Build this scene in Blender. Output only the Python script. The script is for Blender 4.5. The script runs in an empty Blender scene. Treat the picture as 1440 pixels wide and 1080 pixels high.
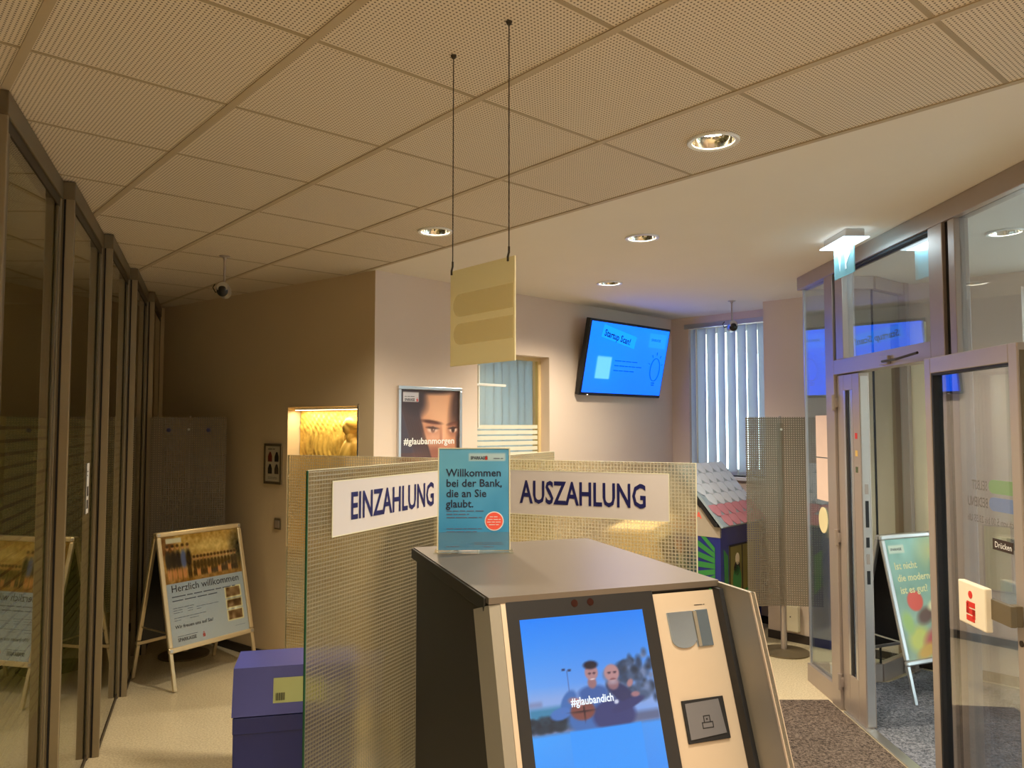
import bpy, bmesh, math, random
import numpy as np
from mathutils import Matrix, Vector
random.seed(7)
R = math.radians
scene = bpy.context.scene
COL = scene.collection

# ------------------------------------------------------------------ camera, world, exposure
HC, ZC = 1.815, 2.904                       # eye height, ceiling height
cam_d = bpy.data.cameras.new('camera'); cam = bpy.data.objects.new('camera', cam_d); COL.objects.link(cam)
cam.location = (0, 0, HC); cam.rotation_euler = (R(90 + 3.0885), 0, 0)
cam_d.sensor_width = 36; cam_d.lens = 36 * 1086.57 / 1440; cam_d.clip_start = .05
scene.camera = cam
w = bpy.data.worlds.new('overcast_sky'); scene.world = w; w.use_nodes = True
w.node_tree.nodes['Background'].inputs[0].default_value = (.80, .89, 1.0, 1)
w.node_tree.nodes['Background'].inputs[1].default_value = 6.5
vs = scene.view_settings
vs.view_transform = 'Standard'; vs.look = 'None'; vs.gamma = 1; vs.exposure = 0.0; vs.use_curve_mapping = False
scene.cycles.transparent_max_bounces = 32
scene.cycles.max_bounces = 12
LAMP_W = 138.0                               # each ceiling downlight
LAMP_C = (1.0, .86, .64)

# ------------------------------------------------------------------ helpers
def lin(c):
    c = np.asarray(c, float) / 255.0
    return np.where(c <= .04045, c / 12.92, ((c + .055) / 1.055) ** 2.4)
def L4(c): return tuple(float(x) for x in lin(c)) + (1.0,)
def tag(o, label=None, cat=None, group=None, kind=None):
    if label: o['label'] = label
    if cat: o['category'] = cat
    if group: o['group'] = group
    if kind: o['kind'] = kind
    return o
def obj(name, me, parent=None, mtx=None):
    o = bpy.data.objects.new(name, me); COL.objects.link(o)
    if parent: o.parent = parent
    if mtx is not None: o.matrix_local = mtx
    return o
def thing(name, label, cat, loc=(0, 0, 0), rz=0, group=None):
    e = bpy.data.objects.new(name, None); COL.objects.link(e); e.empty_display_size = .05
    e.location = loc; e.rotation_euler = (0, 0, rz)
    return tag(e, label, cat, group)

class MB:
    def __init__(s): s.bm = bmesh.new()
    def box(s, x0, x1, y0, y1, z0, z1, M=None, bev=0):
        r = bmesh.ops.create_cube(s.bm, size=1)
        vs_ = r['verts']
        for v in vs_:
            v.co = Vector(((x0 + x1) / 2 + v.co.x * (x1 - x0), (y0 + y1) / 2 + v.co.y * (y1 - y0), (z0 + z1) / 2 + v.co.z * (z1 - z0)))
        if bev:
            es = list({e for v in vs_ for e in v.link_edges})
            rr = bmesh.ops.bevel(s.bm, geom=es, offset=bev, segments=2, affect='EDGES', profile=.5)
            vs_ = list({v for f in rr['faces'] for v in f.verts} | {v for v in vs_ if v.is_valid})
        if M is not None:
            for v in vs_:
                if v.is_valid: v.co = M @ v.co
        return s
    def prism(s, pts, lo, hi, axis='z', M=None):
        def P(a, b, c):
            if axis == 'z': v = Vector((a, b, c))
            elif axis == 'y': v = Vector((a, c, b))
            else: v = Vector((c, a, b))
            return M @ v if M is not None else v
        A = [s.bm.verts.new(P(a, b, lo)) for a, b in pts]; B = [s.bm.verts.new(P(a, b, hi)) for a, b in pts]
        n = len(pts); fs = [s.bm.faces.new(A), s.bm.faces.new(B[::-1])]
        for i in range(n): fs.append(s.bm.faces.new((A[i], B[i], B[(i + 1) % n], A[(i + 1) % n])))
        bmesh.ops.recalc_face_normals(s.bm, faces=fs)
        return s
    def lathe(s, prof, seg=24, M=None, cap=True):
        rings = []
        for r, z in prof:
            ring = []
            for k in range(seg):
                a = 2 * math.pi * k / seg
                v = Vector((r * math.cos(a), r * math.sin(a), z))
                ring.append(s.bm.verts.new(M @ v if M is not None else v))
            rings.append(ring)
        for a, b in zip(rings, rings[1:]):
            for k in range(seg): s.bm.faces.new((a[k], a[(k + 1) % seg], b[(k + 1) % seg], b[k]))
        if cap:
            s.bm.faces.new(rings[0][::-1]); s.bm.faces.new(rings[-1])
        return s
    def tube(s, pts, r, seg=8):
        pts = [Vector(p) for p in pts]; rings = []
        for i, p in enumerate(pts):
            t = (pts[min(i + 1, len(pts) - 1)] - pts[max(i - 1, 0)]).normalized()
            a = t.orthogonal().normalized() if i == 0 else (a - t * a.dot(t)).normalized()
            b = t.cross(a)
            rings.append([s.bm.verts.new(p + (a * math.cos(2 * math.pi * k / seg) + b * math.sin(2 * math.pi * k / seg)) * r) for k in range(seg)])
        for a_, b_ in zip(rings, rings[1:]):
            for k in range(seg): s.bm.faces.new((a_[k], a_[(k + 1) % seg], b_[(k + 1) % seg], b_[k]))
        s.bm.faces.new(rings[0][::-1]); s.bm.faces.new(rings[-1])
        return s
    def sphere(s, c, r, u=16, v=10, sc=(1, 1, 1)):
        M = Matrix.Translation(c) @ Matrix.Diagonal((sc[0], sc[1], sc[2], 1))
        bmesh.ops.create_uvsphere(s.bm, u_segments=u, v_segments=v, radius=r, matrix=M); return s
    def mesh(s, name, mat, smooth=False):
        me = bpy.data.meshes.new(name); s.bm.normal_update(); s.bm.to_mesh(me); s.bm.free()
        if mat: me.materials.append(mat)
        if smooth:
            for p in me.polygons: p.use_smooth = True
        return me
    def part(s, name, mat, parent=None, mtx=None, smooth=False):
        return obj(name, s.mesh(name, mat, smooth), parent, mtx)

def shade_auto(o, ang=35):
    me = o.data
    for p in me.polygons: p.use_smooth = True
    me.set_sharp_from_angle(angle=R(ang)); return o

# ------------------------------------------------------------------ materials
def nodes(m):
    m.use_nodes = True; return m.node_tree.nodes, m.node_tree.links, m.node_tree.nodes['Principled BSDF']
def mat(name, c, rough=.5, metal=0, var=.06, vscale=8, bump=0, bscale=200, spec=.5, emit=None, estr=0, trans=0, aniso=0):
    m = bpy.data.materials.new(name); N, Lk, b = nodes(m)
    b.inputs['Roughness'].default_value = rough; b.inputs['Metallic'].default_value = metal
    b.inputs['Specular IOR Level'].default_value = spec
    tc = N.new('ShaderNodeTexCoord')
    nz = N.new('ShaderNodeTexNoise'); nz.inputs['Scale'].default_value = vscale; nz.inputs['Detail'].default_value = 4
    Lk.new(tc.outputs['Object'], nz.inputs['Vector'])
    mx = N.new('ShaderNodeMix'); mx.data_type = 'RGBA'
    lc = lin(c)
    mx.inputs[6].default_value = tuple(np.clip(lc * (1 - var), 0, 1)) + (1,); mx.inputs[7].default_value = tuple(np.clip(lc * (1 + var), 0, 1)) + (1,)
    Lk.new(nz.outputs['Fac'], mx.inputs[0]); Lk.new(mx.outputs[2], b.inputs['Base Color'])
    if bump:
        n2 = N.new('ShaderNodeTexNoise'); n2.inputs['Scale'].default_value = bscale; Lk.new(tc.outputs['Object'], n2.inputs['Vector'])
        bp = N.new('ShaderNodeBump'); bp.inputs['Strength'].default_value = bump; bp.inputs['Distance'].default_value = .002
        Lk.new(n2.outputs['Fac'], bp.inputs['Height']); Lk.new(bp.outputs[0], b.inputs['Normal'])
    if emit is not None:
        b.inputs['Emission Color'].default_value = L4(emit); b.inputs['Emission Strength'].default_value = estr
    if trans: b.inputs['Transmission Weight'].default_value = trans
    return m
def mth(N, Lk, op, a, b=None, c=None):
    n = N.new('ShaderNodeMath'); n.operation = op
    for i, v in enumerate((a, b, c)):
        if v is None: continue
        if isinstance(v, (int, float)): n.inputs[i].default_value = v
        else: Lk.new(v, n.inputs[i])
    return n.outputs[0]
def dots(N, Lk, vec, ax, ay, pitch):
    """distance to the nearest centre of a square lattice, in units of the pitch"""
    sp = N.new('ShaderNodeSeparateXYZ'); Lk.new(vec, sp.inputs[0])
    q = []
    for a in (ax, ay):
        f = mth(N, Lk, 'FRACT', mth(N, Lk, 'MULTIPLY', sp.outputs[a], 1 / pitch))
        q.append(mth(N, Lk, 'POWER', mth(N, Lk, 'ABSOLUTE', mth(N, Lk, 'SUBTRACT', f, .5)), 2.0))
    return mth(N, Lk, 'SQRT', mth(N, Lk, 'ADD', q[0], q[1])), q
def thin_glass(name, tint=(235, 245, 240), base=.04, rough=0.0):
    m = bpy.data.materials.new(name); m.use_nodes = True; N, Lk = m.node_tree.nodes, m.node_tree.links; N.clear()
    out = N.new('ShaderNodeOutputMaterial'); t = N.new('ShaderNodeBsdfTransparent'); g = N.new('ShaderNodeBsdfGlossy')
    t.inputs[0].default_value = L4(tint); g.inputs['Roughness'].default_value = rough; g.inputs[0].default_value = (1, 1, 1, 1)
    lw = N.new('ShaderNodeLayerWeight'); lw.inputs[0].default_value = .5
    f = mth(N, Lk, 'MULTIPLY_ADD', mth(N, Lk, 'POWER', lw.outputs['Facing'], 5.0), 1 - base, base)
    mx = N.new('ShaderNodeMixShader'); Lk.new(f, mx.inputs[0]); Lk.new(t.outputs[0], mx.inputs[1]); Lk.new(g.outputs[0], mx.inputs[2])
    Lk.new(mx.outputs[0], out.inputs[0]); return m

M_ = {}
def wallmat(n, c): return mat(n, c, .85, var=.025, vscale=3, bump=.15, bscale=350, spec=.25)
M_['wall'] = wallmat('painted_plaster', (222, 204, 190))
M_['wall_tan'] = wallmat('tan_painted_plaster', (218, 197, 164))
M_['plaster_ceiling'] = wallmat('white_ceiling_plaster', (232, 224, 212))
M_['cream'] = wallmat('cream_plaster', (238, 226, 196))
M_['dark_room'] = wallmat('brown_office_wall', (120, 98, 66))
M_['base'] = mat('dark_baseboard', (52, 42, 36), .5)
M_['alu'] = mat('anodised_aluminium_frame', (176, 164, 156), .38, .55, .03)
M_['alu_l'] = mat('bright_aluminium', (205, 205, 205), .28, .85, .03)
M_['gasket'] = mat('black_rubber_gasket', (16, 16, 20), .6)
M_['bronze'] = mat('bronze_grey_frame', (118, 106, 84), .45, .5, .05)
M_['bronze_l'] = mat('pale_bronze_frame', (146, 132, 106), .45, .4, .05)
M_['bronze_d'] = mat('dark_bronze_frame', (58, 50, 38), .5, .4, .05)
M_['black'] = mat('black_plastic', (20, 20, 21), .4)
M_['white'] = mat('white_enamel', (235, 235, 232), .35)
M_['navy'] = mat('navy_print', (24, 26, 92), .5, var=.02)
M_['ink'] = mat('dark_blue_ink', (22, 36, 66), .5, var=.02)
M_['ink_soft'] = mat('soft_ink', (92, 102, 132), .5, var=.02)
M_['red'] = mat('red_print', (212, 44, 34), .45, var=.02)
M_['coral'] = mat('coral_sticker', (240, 92, 74), .45, var=.03)
M_['paper'] = mat('white_paper', (228, 228, 230), .6, var=.02)
M_['clear'] = thin_glass('clear_glass', (238, 246, 243))
M_['front_glass'] = thin_glass('entrance_glass', (238, 243, 248), base=.13)
M_['part_glass'] = thin_glass('partition_glass', (214, 216, 190), base=.055)
M_['acrylic'] = thin_glass('clear_acrylic', (246, 248, 246), base=.05)

def tile_material():
    m = bpy.data.materials.new('perforated_ceiling_tile'); N, Lk, b = nodes(m)
    tc = N.new('ShaderNodeTexCoord'); d, q = dots(N, Lk, tc.outputs['Object'], 0, 1, .0125)
    hole = mth(N, Lk, 'LESS_THAN', d, .23)
    mx = N.new('ShaderNodeMix'); mx.data_type = 'RGBA'; mx.inputs[6].default_value = L4((222, 208, 188)); mx.inputs[7].default_value = L4((100, 84, 66))
    Lk.new(hole, mx.inputs[0]); Lk.new(mx.outputs[2], b.inputs['Base Color']); b.inputs['Roughness'].default_value = .8
    return m
M_['tile'] = tile_material()
M_['runner'] = mat('ceiling_runner', (184, 166, 138), .6); M_['runner_d'] = mat('cross_runner', (168, 150, 122), .6)

def floor_material():
    m = bpy.data.materials.new('speckled_beige_linoleum'); N, Lk, b = nodes(m)
    tc = N.new('ShaderNodeTexCoord'); n1 = N.new('ShaderNodeTexNoise'); n1.inputs['Scale'].default_value = 90; n1.inputs['Detail'].default_value = 6
    Lk.new(tc.outputs['Object'], n1.inputs['Vector']); r = N.new('ShaderNodeValToRGB'); Lk.new(n1.outputs['Fac'], r.inputs[0])
    r.color_ramp.elements[0].position = .35; r.color_ramp.elements[0].color = L4((192, 176, 142)); r.color_ramp.elements[1].position = .62; r.color_ramp.elements[1].color = L4((222, 208, 178))
    Lk.new(r.outputs[0], b.inputs['Base Color']); b.inputs['Roughness'].default_value = .32; b.inputs['Specular IOR Level'].default_value = .4
    return m
M_['floor'] = floor_material()
def carpet_material(name, c0, c1):
    m = bpy.data.materials.new(name); N, Lk, b = nodes(m)
    tc = N.new('ShaderNodeTexCoord'); n1 = N.new('ShaderNodeTexNoise'); n1.inputs['Scale'].default_value = 75; n1.inputs['Detail'].default_value = 5; n1.inputs['Roughness'].default_value = .8
    Lk.new(tc.outputs['Object'], n1.inputs['Vector']); r = N.new('ShaderNodeValToRGB'); Lk.new(n1.outputs['Fac'], r.inputs[0])
    r.color_ramp.elements[0].position = .4; r.color_ramp.elements[0].color = L4(c0); r.color_ramp.elements[1].position = .6; r.color_ramp.elements[1].color = L4(c1)
    Lk.new(r.outputs[0], b.inputs['Base Color']); b.inputs['Roughness'].default_value = 1; b.inputs['Specular IOR Level'].default_value = .1
    bp = N.new('ShaderNodeBump'); bp.inputs['Strength'].default_value = .6; bp.inputs['Distance'].default_value = .004
    Lk.new(n1.outputs['Fac'], bp.inputs['Height']); Lk.new(bp.outputs[0], b.inputs['Normal']); return m
M_['mat'] = carpet_material('dark_entrance_mat', (52, 45, 42), (130, 115, 104))
M_['carpet'] = carpet_material('blue_grey_carpet', (60, 64, 74), (148, 150, 160))

def dimple_glass():
    """cast glass with a small square dimple pattern: refracts and blurs what is behind it"""
    m = bpy.data.materials.new('dimpled_glass'); m.use_nodes = True; N, Lk = m.node_tree.nodes, m.node_tree.links; N.clear()
    out = N.new('ShaderNodeOutputMaterial'); tc = N.new('ShaderNodeTexCoord')
    d, q = dots(N, Lk, tc.outputs['Object'], 0, 2, .0155)
    h = mth(N, Lk, 'ADD', mth(N, Lk, 'POWER', q[0], 1.5), mth(N, Lk, 'POWER', q[1], 1.5))
    bp = N.new('ShaderNodeBump'); bp.inputs['Strength'].default_value = .35; bp.inputs['Distance'].default_value = .006; Lk.new(h, bp.inputs['Height'])
    rf = N.new('ShaderNodeBsdfRefraction'); rf.inputs['Roughness'].default_value = .16; rf.inputs['IOR'].default_value = 1.3; rf.inputs[0].default_value = L4((246, 243, 228))
    gl = N.new('ShaderNodeBsdfGlossy'); gl.inputs['Roughness'].default_value = .12
    Lk.new(bp.outputs[0], rf.inputs['Normal']); Lk.new(bp.outputs[0], gl.inputs['Normal'])
    tr = N.new('ShaderNodeBsdfTransparent'); tr.inputs[0].default_value = L4((246, 243, 228))
    lw = N.new('ShaderNodeLayerWeight'); lw.inputs[0].default_value = .5
    f = mth(N, Lk, 'MULTIPLY_ADD', mth(N, Lk, 'POWER', lw.outputs['Facing'], 5.0), .93, .05)
    m0 = N.new('ShaderNodeMixShader'); m0.inputs[0].default_value = .30; Lk.new(rf.outputs[0], m0.inputs[1]); Lk.new(tr.outputs[0], m0.inputs[2])
    tl = N.new('ShaderNodeBsdfTranslucent'); tl.inputs[0].default_value = L4((242, 232, 208)); df = N.new('ShaderNodeBsdfDiffuse'); df.inputs[0].default_value = L4((242, 232, 208))
    m1 = N.new('ShaderNodeMixShader'); m1.inputs[0].default_value = .4; Lk.new(tl.outputs[0], m1.inputs[1]); Lk.new(df.outputs[0], m1.inputs[2])
    rim = mth(N, Lk, 'MULTIPLY_ADD', mth(N, Lk, 'GREATER_THAN', mth(N, Lk, 'MAXIMUM', q[0], q[1]), .155), .30, .03)
    m2 = N.new('ShaderNodeMixShader'); Lk.new(rim, m2.inputs[0]); Lk.new(m0.outputs[0], m2.inputs[1]); Lk.new(m1.outputs[0], m2.inputs[2])
    mx = N.new('ShaderNodeMixShader'); Lk.new(f, mx.inputs[0]); Lk.new(m2.outputs[0], mx.inputs[1]); Lk.new(gl.outputs[0], mx.inputs[2])
    Lk.new(mx.outputs[0], out.inputs[0]); return m
M_['dimple'] = dimple_glass()
M_['glass_edge'] = mat('green_glass_edge', (44, 92, 66), .2, var=.03)
M_['frost_edge'] = mat('ground_glass_edge', (226, 222, 196), .35, var=.03)

def perforated_metal():
    m = bpy.data.materials.new('perforated_grey_metal'); N, Lk, b = nodes(m)
    b.inputs['Base Color'].default_value = L4((134, 122, 106)); b.inputs['Roughness'].default_value = .45; b.inputs['Metallic'].default_value = .25
    tc = N.new('ShaderNodeTexCoord'); d, q = dots(N, Lk, tc.outputs['Object'], 0, 2, .018)
    hole = mth(N, Lk, 'LESS_THAN', d, .24)
    tr = N.new('ShaderNodeBsdfTransparent'); mx = N.new('ShaderNodeMixShader'); Lk.new(hole, mx.inputs[0]); Lk.new(b.outputs[0], mx.inputs[1]); Lk.new(tr.outputs[0], mx.inputs[2])
    Lk.new(mx.outputs[0], N['Material Output'].inputs[0]); return m
M_['perf'] = perforated_metal()

def translucent(name, c, fac=.5, rough=.6):
    m = bpy.data.materials.new(name); N, Lk, b = nodes(m)
    b.inputs['Base Color'].default_value = L4(c); b.inputs['Roughness'].default_value = rough
    t = N.new('ShaderNodeBsdfTranslucent'); t.inputs[0].default_value = L4(c)
    mx = N.new('ShaderNodeMixShader'); mx.inputs[0].default_value = fac; Lk.new(b.outputs[0], mx.inputs[1]); Lk.new(t.outputs[0], mx.inputs[2])
    Lk.new(mx.outputs[0], N['Material Output'].inputs[0]); return m
M_['blind'] = translucent('blind_fabric', (208, 215, 226), .5, .8)
M_['opal'] = translucent('opal_yellow_acrylic', (240, 230, 196), .45, .3)
def film(name, c, a):
    m = bpy.data.materials.new(name); N, Lk, b = nodes(m)
    b.inputs['Base Color'].default_value = L4(c); b.inputs['Roughness'].default_value = .6
    tr = N.new('ShaderNodeBsdfTransparent'); mx = N.new('ShaderNodeMixShader'); mx.inputs[0].default_value = a
    Lk.new(tr.outputs[0], mx.inputs[1]); Lk.new(b.outputs[0], mx.inputs[2]); Lk.new(mx.outputs[0], N['Material Output'].inputs[0]); return m
M_['film'] = film('etched_film', (200, 192, 150), .5)
M_['film_w'] = film('white_etched_film', (236, 232, 214), .7)

def print_mat(name, rough=.4, emit=0, tint=None):
    m = bpy.data.materials.new(name); N, Lk, b = nodes(m)
    a = N.new('ShaderNodeAttribute'); a.attribute_name = 'Col'
    b.inputs['Roughness'].default_value = rough
    if emit:
        b.inputs['Base Color'].default_value = (.01, .01, .012, 1); b.inputs['Roughness'].default_value = .2
        src = a.outputs['Color']
        if tint:
            mu = N.new('ShaderNodeVectorMath'); mu.operation = 'MULTIPLY'; mu.inputs[1].default_value = tint; Lk.new(src, mu.inputs[0]); src = mu.outputs[0]
        Lk.new(src, b.inputs['Emission Color']); b.inputs['Emission Strength'].default_value = emit
    else: Lk.new(a.outputs['Color'], b.inputs['Base Color'])
    return m
M_['print'] = print_mat('printed_paper', .35)
M_['print_gloss'] = print_mat('printed_gloss_paper', .18)
M_['screen'] = print_mat('lit_screen', emit=1.0)
M_['tv'] = print_mat('lit_tv_screen', emit=1.0, tint=(1, 1.25, 2.4))

# ------------------------------------------------------------------ flat print and lettering
class Art:
    def __init__(s, nx, ny, bg, asp):
        s.U, s.V = np.meshgrid(np.linspace(0, 1, nx + 1), np.linspace(0, 1, ny + 1)); s.nx, s.ny, s.asp = nx, ny, asp
        s.c = np.zeros(s.U.shape + (3,)) + np.array(bg, float); s.rs = np.random.RandomState(3)
    def mix(s, m, col): m = np.clip(m, 0, 1)[..., None]; s.c = s.c * (1 - m) + np.array(col, float) * m; return s
    def ell(s, cx, cy, rx, ry, col, soft=.15, rot=0, a=1):
        dx, dy = (s.U - cx), (s.V - cy) * s.asp; co, si = math.cos(rot), math.sin(rot)
        d = np.sqrt(((dx * co + dy * si) / rx) ** 2 + ((-dx * si + dy * co) / (ry * s.asp)) ** 2)
        return s.mix(a * (1 + soft - d) / (2 * soft), col)
    def rect(s, x0, x1, y0, y1, col, soft=.004, a=1):
        m = np.clip((s.U - x0) / soft + .5, 0, 1) * np.clip((x1 - s.U) / soft + .5, 0, 1) * np.clip((s.V - y0) / soft + .5, 0, 1) * np.clip((y1 - s.V) / soft + .5, 0, 1)
        return s.mix(a * m, col)
    def grad(s, y0, y1, col0, col1, a=1):
        t = np.clip((s.V - y0) / (y1 - y0), 0, 1)[..., None]; g = np.array(col0, float) * (1 - t) + np.array(col1, float) * t
        m = ((s.V >= y0) & (s.V <= y1))[..., None] * a; s.c = s.c * (1 - m) + g * m; return s
    def noise(s, x0, x1, y0, y1, amt, cells=30):
        g = s.rs.rand(cells + 1, cells + 1); X = s.U * cells; Y = s.V * cells
        xi, yi = np.clip(X.astype(int), 0, cells - 1), np.clip(Y.astype(int), 0, cells - 1); fx, fy = X - xi, Y - yi
        v = g[yi, xi] * (1 - fx) * (1 - fy) + g[yi, xi + 1] * fx * (1 - fy) + g[yi + 1, xi] * (1 - fx) * fy + g[yi + 1, xi + 1] * fx * fy
        m = ((s.U >= x0) & (s.U <= x1) & (s.V >= y0) & (s.V <= y1)); s.c += ((v - .5) * 2 * amt * m)[..., None]; return s
    def build(s, name, W, H, mt, parent, mtx=None):
        ny, nx = s.ny, s.nx; vs_ = np.stack([s.U * W, np.zeros_like(s.U), s.V * H], -1).reshape(-1, 3)
        i = np.arange(ny)[:, None] * (nx + 1) + np.arange(nx)[None]; f = np.stack([i, i + 1, i + nx + 2, i + nx + 1], -1).reshape(-1, 4)
        me = bpy.data.meshes.new(name); me.from_pydata(vs_.tolist(), [], f.tolist())
        at = me.color_attributes.new('Col', 'FLOAT_COLOR', 'POINT')
        at.data.foreach_set('color', np.concatenate([lin(np.clip(s.c, 0, 255)).reshape(-1, 3), np.ones(((nx + 1) * (ny + 1), 1))], 1).ravel().astype(np.float32))
        me.materials.append(mt); return obj(name, me, parent, mtx)
TXT = Matrix.Rotation(R(90), 4, 'X')
def text(s, size, mt, parent, x, z, y=-.0015, bold=0, align='LEFT', sx=1, mirror=False, rot=0, name='lettering', mtx=None, fit=None):
    cu = bpy.data.curves.new('t', 'FONT'); cu.body = s; cu.size = size; cu.offset = bold * size; cu.resolution_u = 2; cu.align_x = align
    cu.space_line = .95
    o = bpy.data.objects.new('t', cu); me = bpy.data.meshes.new_from_object(o); bpy.data.objects.remove(o); bpy.data.curves.remove(cu)
    me.name = name; me.materials.clear(); me.materials.append(mt)
    if fit:
        xs = [v.co.x for v in me.vertices]; sx = fit / (max(xs) - min(xs))
    me.transform(Matrix.Translation((x, y, z)) @ Matrix.Rotation(rot, 4, 'Y') @ Matrix.Diagonal((-sx if mirror else sx, 1, 1, 1)) @ TXT)
    return obj(name, me, parent, mtx)
def text_lines(parent, mt, rows, name='small_print', mtx=None, y=-.0015):
    """rows of small print too fine to read: (x, z, length, height)"""
    b = MB()
    for x, z, ln, h in rows:
        p = x
        while p < x + ln - h:
            wd = min(random.uniform(2, 6) * h, x + ln - p); b.box(p, p + wd, y, y + .0004, z, z + h * .42); p += wd + h * .6
    return tag(b.part(name, mt, parent, mtx), kind='stuff')
def s_mark(parent, mt, x, z, h, y=-.002, name='logo_mark', mtx=None, mirror=1):
    """bank mark: a dot above a blocky S"""
    b = MB(); wd = h * .5; t = h * .165; g = h * .045; b0 = z - h / 2
    def B(u0, u1, v0, v1): b.box(x + mirror * u0 * wd, x + mirror * u1 * wd, y, y + .0012, b0 + v0, b0 + v1)
    B(-.5, .44, 0, t); B(.2, .5, t * .6, t * 2 + g); B(-.5, .5, t + g, t * 2 + g); B(-.5, -.2, t + g, t * 3 + g); B(-.42, .5, t * 2 + 2 * g, t * 3 + 2 * g)
    b.lathe([(h * .115, 0), (h * .115, .0012)], 20, Matrix.Translation((x, y + .0012, b0 + h * .80)) @ Matrix.Rotation(R(90), 4, 'X'))
    return b.part(name, mt, parent, mtx)

def struct(name, b, mt, smooth=False):
    o = b.part(name, mt); return tag(o, kind='structure')

# ------------------------------------------------------------------ room shell
YAW = R(41.294)
EX = Vector((math.cos(YAW), math.sin(YAW))); EY = Vector((-math.sin(YAW), math.cos(YAW)))   # ceiling grid axes
A = Vector((-3.213, 7.105)); B = Vector((-.958, 5.368)); Cc = Vector((1.638, 7.898)); D = Vector((2.53, 7.01)); PI0 = Vector((2.208, 6.755))
PU = Vector((.719, -.695))
def ang(u): return math.atan2(u[1], u[0])
def wall(name, p0, p1, mt, openings=(), t=.2, z1=ZC + .05, ext=(0, 0)):
    p0, p1 = Vector(p0), Vector(p1); u = (p1 - p0).normalized(); n = (p1 - p0).length
    xs = sorted({-ext[0], n + ext[1]} | {v for o in openings for v in o[:2]}); zs = sorted({0, z1} | {v for o in openings for v in o[2:]})
    bm = bmesh.new()
    def q(*p): bm.faces.new([bm.verts.new(v) for v in p])
    def solid(i, k):
        if i < 0 or k < 0 or i >= len(xs) - 1 or k >= len(zs) - 1: return False
        x, z = (xs[i] + xs[i + 1]) / 2, (zs[k] + zs[k + 1]) / 2
        return not any(o[0] < x < o[1] and o[2] < z < o[3] for o in openings)
    for i in range(len(xs) - 1):
        for k in range(len(zs) - 1):
            if not solid(i, k): continue
            a, b, c, d = xs[i], xs[i + 1], zs[k], zs[k + 1]
            q((a, 0, c), (b, 0, c), (b, 0, d), (a, 0, d)); q((a, t, c), (a, t, d), (b, t, d), (b, t, c))
            if not solid(i - 1, k): q((a, 0, c), (a, 0, d), (a, t, d), (a, t, c))
            if not solid(i + 1, k): q((b, 0, c), (b, t, c), (b, t, d), (b, 0, d))
            if not solid(i, k - 1): q((a, 0, c), (a, t, c), (b, t, c), (b, 0, c))
            if not solid(i, k + 1): q((a, 0, d), (b, 0, d), (b, t, d), (a, t, d))
    bmesh.ops.remove_doubles(bm, verts=bm.verts, dist=1e-5)
    me = bpy.data.meshes.new(name); bm.to_mesh(me); bm.free(); me.materials.append(mt)
    o = tag(obj(name, me), kind='structure'); o.location = (p0.x, p0.y, 0); o.rotation_euler.z = ang(u); return o
def on_wall(p0, u, s, off=0, z=0):
    """a point s along a wall and off in front of it"""
    n = Vector((u[1], -u[0])); p = Vector(p0) + Vector(u) * s + n * off; return (p.x, p.y, z)

b = MB().box(-8, 8, -5, 12, -.12, 0); struct('floor', b, M_['floor'])
UB = (B - A).normalized(); UW = (Cc - B).normalized(); UD = (D - Cc).normalized()
wall('wall_back_left', A, B, M_['wall_tan'], [(1.875, 2.676, .9, 1.955)], t=.16, ext=(.0, 0))
wall('wall_niche_back', A + Vector((-UB.y, UB.x)) * .17, B + Vector((-UB.y, UB.x)) * .17, M_['cream'], t=.05)
wall('wall_back', B, Cc, M_['wall'], [(.96, 1.785, .9, 2.40)], t=.2, ext=(-.001, .25))
wall('wall_window', Cc, D, M_['wall'], [(.2, 1.12, 1.33, 2.80)], t=.3, ext=(0, .4))
wall('wall_right_back', PI0, PI0 + PU * 3.3, M_['wall'], [(1.93, 2.75, 1.0, 2.80)], t=.35)
wall('wall_end', (-5.6, 7.06), (-3.2, 7.11), M_['wall_tan'], t=.2)
wall('wall_left', (-3.2, -2.0), (-5.75, 7.3), M_['dark_room'], t=.2)
wall('wall_rear', (3.2, -3.2), (-4.6, -3.2), M_['wall'], t=.2)
wall('wall_right', (2.13, 1.6), (2.13, -3.3), M_['wall'], t=.2)
# the room behind the inner window: far wall with a window of its own
UN = Vector((-UW.y, UW.x))
far0 = B + UN * 1.6 + UW * .05; far1 = B + UN * 1.6 + UW * 4.3
wall('wall_inner_room', far0, far1, M_['cream'], [(2.27, 3.40, .9, 2.55)], t=.2)
wall('wall_inner_end', B + UN * 1.75 + UW * 4.2, B + UN * .0 + UW * 3.75, M_['cream'], t=.15)
for nm, p0, u, n, off in (('baseboard_back_left', A, UB, (B - A).length, .012), ('baseboard_back', B, UW, (Cc - B).length, .012), ('baseboard_window', Cc, UD, 1.25, .012), ('baseboard_right_back', PI0, PU, 3.3, .012)):
    o = struct(nm, MB().box(0, n, -off, -.001, .001, .07, bev=.002), M_['base']); o.location = (p0.x, p0.y, 0); o.rotation_euler.z = ang(u)

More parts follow.
